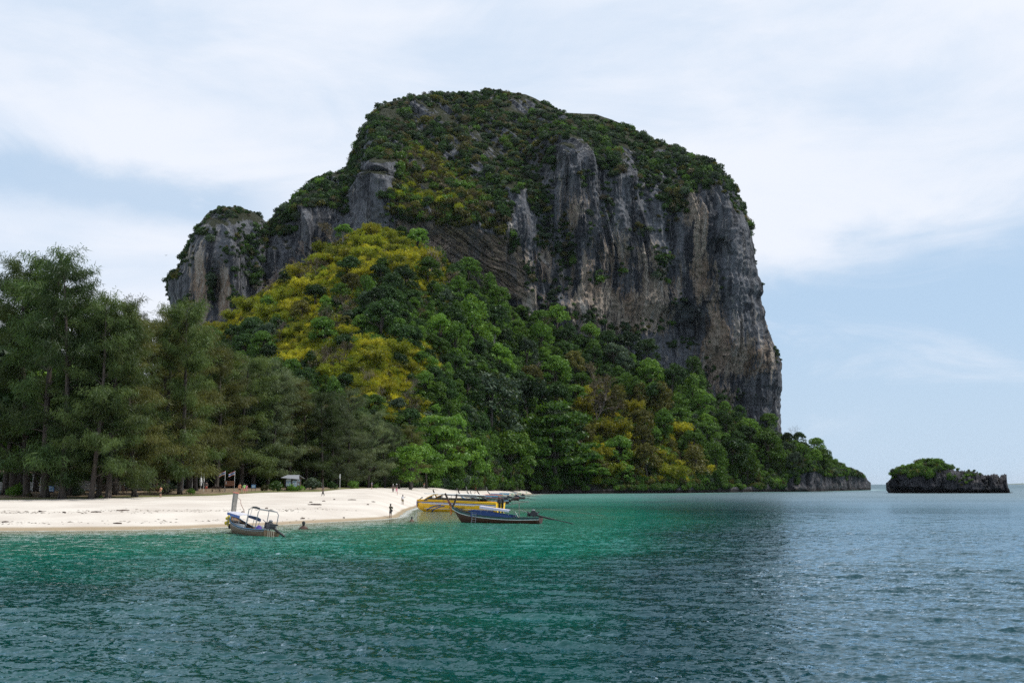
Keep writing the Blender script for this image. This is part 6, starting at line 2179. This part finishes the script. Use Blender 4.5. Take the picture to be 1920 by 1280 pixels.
def kiosk():
    b = on_ground(545, 919.5); t = thing('information_kiosk', 'small wooden kiosk under a grey sheet roof hung with pale blue posters', 'kiosk', b, -.25)
    w = MB(); w.box((0, 1.0, 1.25), (2.2, 1.9, 2.3)); w.obj('wall', M_DARKWOOD, t)
    r = MB(); r.plate([(-1.7, -.7, 2.35), (-1.2, .9, 2.85), (1.2, .9, 2.85), (2.0, -.7, 2.05)], .06, (0, 0, 1)); r.plate([(-1.5, 2.4, 2.3), (-1.2, .9, 2.85), (1.2, .9, 2.85), (1.6, 2.4, 2.2)], .06, (0, 0, 1)); r.obj('roof', M_GREY, t)
    for (x, z, ww, h) in ((-.45, 2.05, 1.0, .62), (-.45, 1.25, 1.0, .85), (.75, 1.30, .82, 1.15), (1.55, 1.85, .5, .55), (1.6, 1.2, .5, .35)):
        q = MB(); q.box((x, -.06, z), (ww, .05, h)); po = q.obj('poster', M_PALEB, t)
        q = MB(); q.box((x, -.09, z + h * .28), (ww * .7, .012, h * .12)); q.obj('printed_line', M_SIGNB, po)
        q = MB(); q.box((x - ww * .18, -.09, z - h * .1), (ww * .4, .012, h * .3)); q.obj('printed_block', M_WHITE, po)
    for x in (-1.2, .2, 1.9):
        q = MB(); q.tube([(x, -.15, 0), (x, -.15, 2.2)], .05, 8); q.obj('post', M_DARKWOOD, t)


kiosk()


def open_hut(name, label, px, py, W, D, H, roofH, roof_m, post_m, rows=4, rz=0.0, ledge=True):
    b = on_ground(px, py); t = thing(name, label, 'shelter', b + Vector((0, D / 2, 0)), rz)
    e = .7
    r = MB()
    A = [(-W / 2 - e, -D / 2 - e, H), (W / 2 + e, -D / 2 - e, H), (W / 2 + e, D / 2 + e, H), (-W / 2 - e, D / 2 + e, H)]
    R1, R2 = (-W * .28, 0, H + roofH), (W * .28, 0, H + roofH)
    r.add(A + [R1, R2], [(0, 1, 5, 4), (1, 2, 5), (2, 3, 4, 5), (3, 0, 4), (3, 2, 1, 0)])
    r.obj('roof', roof_m, t)
    ev = MB()
    for i in range(4):
        ev.tube([A[i], A[(i + 1) % 4]], .09, 6)
    ev.obj('eaves', M_GREYWOOD, t)
    for i in range(rows):
        for y in (-D / 2, D / 2):
            q = MB(); q.box((-W / 2 + W * i / (rows - 1), y, H / 2), (.24, .24, H)); q.obj('post', post_m, t)
    if ledge:
        for i in range(rows - 1):
            x0 = -W / 2 + W * i / (rows - 1) + .3; x1 = -W / 2 + W * (i + 1) / (rows - 1) - .3
            q = MB(); q.box(((x0 + x1) / 2, -D / 2, .85), (x1 - x0 + .36, .1, .1)); q.obj('rail', post_m, t)
        q = MB(); q.box((0, 0, .45), (W * .8, .5, .08)); q.obj('bench', M_DARKWOOD, t)
    return t


M_ROOFD = paint('weathered_roof_sheets', (0.075, 0.078, 0.085), scale=3); M_THATCH = wood('thatch', (0.16, 0.13, 0.10), (0.34, 0.29, 0.24), (3, 3, 12)); M_CONC = paint('concrete', (0.26, 0.25, 0.24), scale=2)
open_hut('pavilion', 'open pavilion with a dark hipped roof and pale posts under the casuarinas', 302, 919.5, 7.4, 5.0, 2.9, 1.25, M_ROOFD, M_CONC, 4)
open_hut('thatched_hut', 'small open hut with a pale thatched roof behind the bushes', 598, 912.3, 5.6, 4.0, 2.3, 1.3, M_THATCH, M_DARKWOOD, 3, ledge=False)


def long_house():
    b = at_y(150, 212); t = thing('house', 'low house with a tan roof seen in gaps between the trunks on the far left', 'house', b)
    w = MB(); w.box((-6, 0, 1.6), (46, 6, 3.2)); w.obj('wall', M_DARKWOOD, t)
    r = MB(); r.plate([(-31, -4.2, 3.0), (19, -4.2, 3.0), (18, 0, 5.0), (-30, 0, 5.0)], .12, (0, 0, 1)); r.plate([(-31, 4.2, 3.0), (19, 4.2, 3.0), (18, 0, 5.0), (-30, 0, 5.0)], .12, (0, 0, 1))
    r.obj('roof', wood('tan_roof', (.26, .16, .10), (.42, .30, .19), (9, 1, 1)), t)
    for k in range(9):
        wi = MB(); wi.box((-27 + 5 * k, -3.03, 1.7), (1.5, .08, 1.3)); f = wi.obj('window', M_GREY, t)
        p = MB(); p.box((-27 + 5 * k, -3.09, 1.7), (1.25, .03, 1.05)); p.obj('pane', M_GLASS, f)


long_house()


def low_wall():
    a = on_ground(-60, 916.5); t = thing('low_wall', 'low whitish banded wall running behind the trunks at the far left', 'wall', at_y(-60, 172))
    Lw = 26.5
    for k in range(3):
        q = MB(); q.box((Lw / 2, 0, .28 + .42 * k), (Lw, .18, .36)); q.obj('wall_course', paint('limewashed_concrete', (0.46, 0.45, 0.42), scale=.8), t, bevel=.015)
    q = MB(); q.box((Lw / 2, 0, 1.40), (Lw + .1, .34, .10)); q.obj('coping', M_WHITE, t)
    for k in range(8):
        q = MB(); q.box((Lw * k / 7, -.02, .7), (.28, .30, 1.35)); q.obj('pier', M_CONC, t)


low_wall()

# folded white sails, bicycle, swing ropes, bench, planks
b = on_ground(376, 920.5)
t = thing('folded_parasol', 'tall folded white parasol standing under the trees', 'parasol', b)
q = MB(); q.tube([(0, 0, .2), (0, 0, 2.9)], .03, 6); q.obj('pole', M_WHITE, t)
q = MB(); q.tube([(0, 0, .9), (0, 0, 1.6), (0, 0, 2.8)], [.16, .24, .05], 8); q.obj('canopy', M_WHITE, t)
b = on_ground(381.5, 920.8)
t = thing('folded_parasol', 'narrow white parasol pole right beside the taller folded parasol', 'parasol', b)
q = MB(); q.tube([(0, 0, 0), (0, 0, 2.9)], .035, 6); q.obj('pole', M_WHITE, t)
q = MB(); q.tube([(0, 0, 1.6), (0, 0, 2.0), (0, 0, 2.9)], [.08, .12, .03], 8); q.obj('canopy', M_WHITE, t)


def bicycle():
    b = on_ground(413, 921.5); t = thing('bicycle', 'dark bicycle parked left of the brown information board', 'bicycle', b, .15)
    for x in (-.52, .52):
        w = MB(); n = 20
        w.tube([(x + .31 * math.cos(i / n * 6.283), 0, .33 + .31 * math.sin(i / n * 6.283)) for i in range(n + 1)], .022, 6, cap=False); wh = w.obj('wheel', M_BLACK, t)
        s = MB()
        for i in range(6): s.tube([(x, 0, .33), (x + .3 * math.cos(i), 0, .33 + .3 * math.sin(i))], .005, 4)
        s.obj('spokes', M_METAL, wh)
    f = MB()
    for p, q_ in (((-.52, 0, .33), (-.15, 0, .33)), ((-.15, 0, .33), (.35, 0, .75)), ((-.15, 0, .33), (-.28, 0, .85)), ((-.28, 0, .78), (.36, 0, .82)), ((-.52, 0, .33), (-.26, 0, .74)), ((.52, 0, .33), (.34, 0, .95))):
        f.tube([p, q_], .018, 6)
    f.obj('frame', M_ENGINE, t)
    s = MB(); s.box((-.30, 0, .88), (.26, .14, .06)); s.obj('saddle', M_BLACK, t)
    s = MB(); s.tube([(.28, -.25, .98), (.34, 0, .97), (.28, .25, .98)], .018, 6); s.obj('handlebar', M_METAL, t)


bicycle()


def bench(label, px, py, w, mat, rz=0.0):
    b = on_ground(px, py); t = thing('bench', label, 'bench', b, rz)
    q = MB(); q.box((0, 0, .45), (w, .42, .05)); q.obj('seat', mat, t)
    q = MB(); q.box((0, .22, .78), (w, .05, .32)); q.obj('backrest', mat, t)
    for x in (-w / 2 + .1, w / 2 - .1):
        for y in (-.16, .16):
            q = MB(); q.box((x, y, .22), (.07, .07, .44)); q.obj('leg', mat, t)


bench('dark teal bench under the first casuarina trunks', 7, 927.0, 1.1, M_TEAL)
bench('low dark bench between the trunks left of the pavilion', 212, 926.0, 1.6, M_DARKWOOD)
bench('brown bench before the dark pavilion', 288, 925.5, 1.5, M_BASKET)
bench('dark bench below the brown information board', 405, 922.0, 1.5, M_DARKWOOD)
b = on_ground(590, 946.5)
t = thing('driftwood_plank', 'dark plank lying alone on the open sand', 'plank', b, .05)
q = MB(); q.box((0, 0, .06), (1.7, .22, .10)); q.box((.1, .06, .14), (1.2, .10, .05)); q.obj('plank', M_DARKWOOD, t)
DRIFT = [583, 607, 627, 660, 500, 567, 120, 75, 230, 180, 10, 220, 690, 455, 645, 700]
for (px, py, s) in ((583, 941.5, .25), (607, 939.5, .25), (627, 936.5, .35), (660, 937, .6), (500, 953, .25), (567, 973, .3), (120, 961, .5), (75, 959, .8), (230, 957.5, .7), (180, 960, .5), (10, 979, .3), (220, 982, .4), (690, 946, .25), (455, 960, .2), (645, 971, .2), (700, 941, .3)):
    b = on_ground(px, py); q = MB(); q.tube([(-s, 0, .04), (0, .1 * s, .07), (s, -.05, .04)], [.05, .07, .04], 6)
    o = q.obj('driftwood_stick', M_DARKWOOD); o.location = b; o.rotation_euler = (0, 0, px * .7)
    tag(o, 'scrap of dark driftwood, %s from the left on the open sand' % ordw(sorted(DRIFT).index(px)), 'driftwood', 'scraps of driftwood scattered on the sand')

# litter of weed along the drift line
_r = np.random.default_rng(88)
_v = []; _f = []
for k in range(650):
    px = _r.uniform(-20, 640); py = (960.5 - px * .010) + _r.normal() * 1.3 if _r.random() < .7 else (981 - px * .012) + _r.normal() * 1.2
    if py > itp(px, [(a, b) for a, b in [(0, 990), (430, 982), (640, 972)]]): continue
    p = on_ground(px, py) if k % 6 == 0 else p + Vector((_r.normal() * .8, _r.normal() * .35, 0))
    s = _r.uniform(.03, .10); i0 = len(_v)
    a = _r.random() * 6.28
    zz = float(ground_z(np.array([p.x]), np.array([p.y]))[0])
    for q in range(3):
        _v.append((p.x + s * 2 * math.cos(a + q * 2.1), p.y + s * math.sin(a + q * 2.1), zz + .01))
    _v.append((p.x, p.y, zz + s * .5))
    _f += [(i0, i0 + 1, i0 + 3), (i0 + 1, i0 + 2, i0 + 3), (i0 + 2, i0, i0 + 3)]
tag(link('beach_wrack_debris', mesh_np('wrack', np.array(_v), np.array(_f), paint('dry_weed', (.10, .075, .05)))), 'thin line of dried weed and litter along the tide marks', kind='stuff')

# shrubs at the edge of the sand
SHRUBS = [(32, 929, 2.0, 2, 'bright green shrub with upright shoots in front of the low wall', 4), (20, 930, 1.2, 3, 'low green shrub at the foot of the upright one', 2), (135, 928, 2.0, 8, 'spiky grey green shrub between the left trunks', 8), (146, 929, 1.4, 8, 'smaller spiky shrub right against the big spiky one', 8), (315, 923.5, 1.9, 8, 'dark spiky shrub in front of the pavilion', 8),
          (358, 926.5, 1.1, 4, 'vivid green low bush just right of the pavilion', 4), (498, 920, 1.4, 5, 'olive shrub left of the white board', 5), (515, 922, 2.3, 3, 'broad green shrub beside the information kiosk', 3), (545, 920.5, 1.5, 4, 'bright creeping bush below the kiosk posters', 4), (562, 920, 1.3, 4, 'light green bush at the right end of the kiosk', 4),
          (585, 918, 2.6, 8, 'tall grey green shrub between kiosk and thatched hut', 8), (627, 916.5, 1.9, 8, 'dark rounded shrub by the white roadside post', 0), (662, 915.5, 1.9, 2, 'dark shrub beside the last casuarina trunks', 2), (705, 915.5, 1.4, 4, 'light green shrub behind the person with the bag', 4), (850, 915.5, 2.6, 4, 'bright green mound of beach creeper behind the boats', 4), (872, 915.5, 2.0, 3, 'green mound at the right of the creeper mound', 3), (55, 931, .7, 5, 'small olive tuft on the grass edge near the blue sign', 5), (190, 934, .5, 4, 'tiny bright tuft at the sand edge', 4)]
BM = {i: BUSH[i] for i in range(11)}
for (px, py, s, k, lab, bi) in SHRUBS:
    b = on_ground(px, py)
    me = BM[bi]
    o = bpy.data.objects.new('shrub', None); COL.objects.link(o); o.location = b; o.scale = (s * .36, s * .36, s * .36); o.rotation_euler = (0, 0, px)
    c = bpy.data.objects.new('foliage', me); COL.objects.link(c); c.parent = o; c.location = (0, 0, -.2)
    tag(o, lab, 'shrub', 'shrubs at the edge of the sand')

# mooring rope running from the bay
x0, y0 = HIT0(1019, 976); x1, y1 = HIT0(1135, 966)
t = MB(); t.tube([(x0, y0, 1.3), ((x0 * 2 + x1) / 3, (2 * y0 + y1) / 3, .9), (x1, y1, -.05)], .014, 5)
o = t.obj('mooring_rope', M_HULLTAN); tag(o, 'thin mooring rope running out over the bay from the dark longtail boat', 'rope')

# a distant bird
p = P(311, 479, 300)
mb = MB(); mb.tube([(-.25, 0, 0), (0, 0, .02), (.25, 0, 0)], [.02, .07, .02], 6)
mb.add([(-.1, 0, .03), (.1, 0, .03), (.05, .75, .22), (-.05, .75, .22)], [(0, 1, 2, 3)]); mb.add([(-.1, 0, .03), (.1, 0, .03), (.05, -.75, .22), (-.05, -.75, .22)], [(3, 2, 1, 0)])
o = mb.obj('bird', M_BLACK); o.location = p; o.rotation_euler = (0.2, 0, 1.0); tag(o, 'tiny dark bird gliding in the open sky beside the pinnacle', 'bird')

# ------------------------------------------------------------------ humid sea air
hb = MB(); hb.box((12000, 21000, 140), (62000, 46000, 300))
hz_m, hz_b, hz_o = new_mat('sea_haze')
pv = hz_b.n('ShaderNodeVolumePrincipled')
pv.inputs['Color'].default_value = (0.80, 0.88, 0.97, 1)
pv.inputs['Density'].default_value = 0.000012
pv.inputs['Anisotropy'].default_value = 0.3
hz_b.link(pv.outputs[0], hz_o.inputs['Volume'])
tag(hb.obj('haze', hz_m), 'thin pale sea haze over the bay and the islands', kind='stuff')
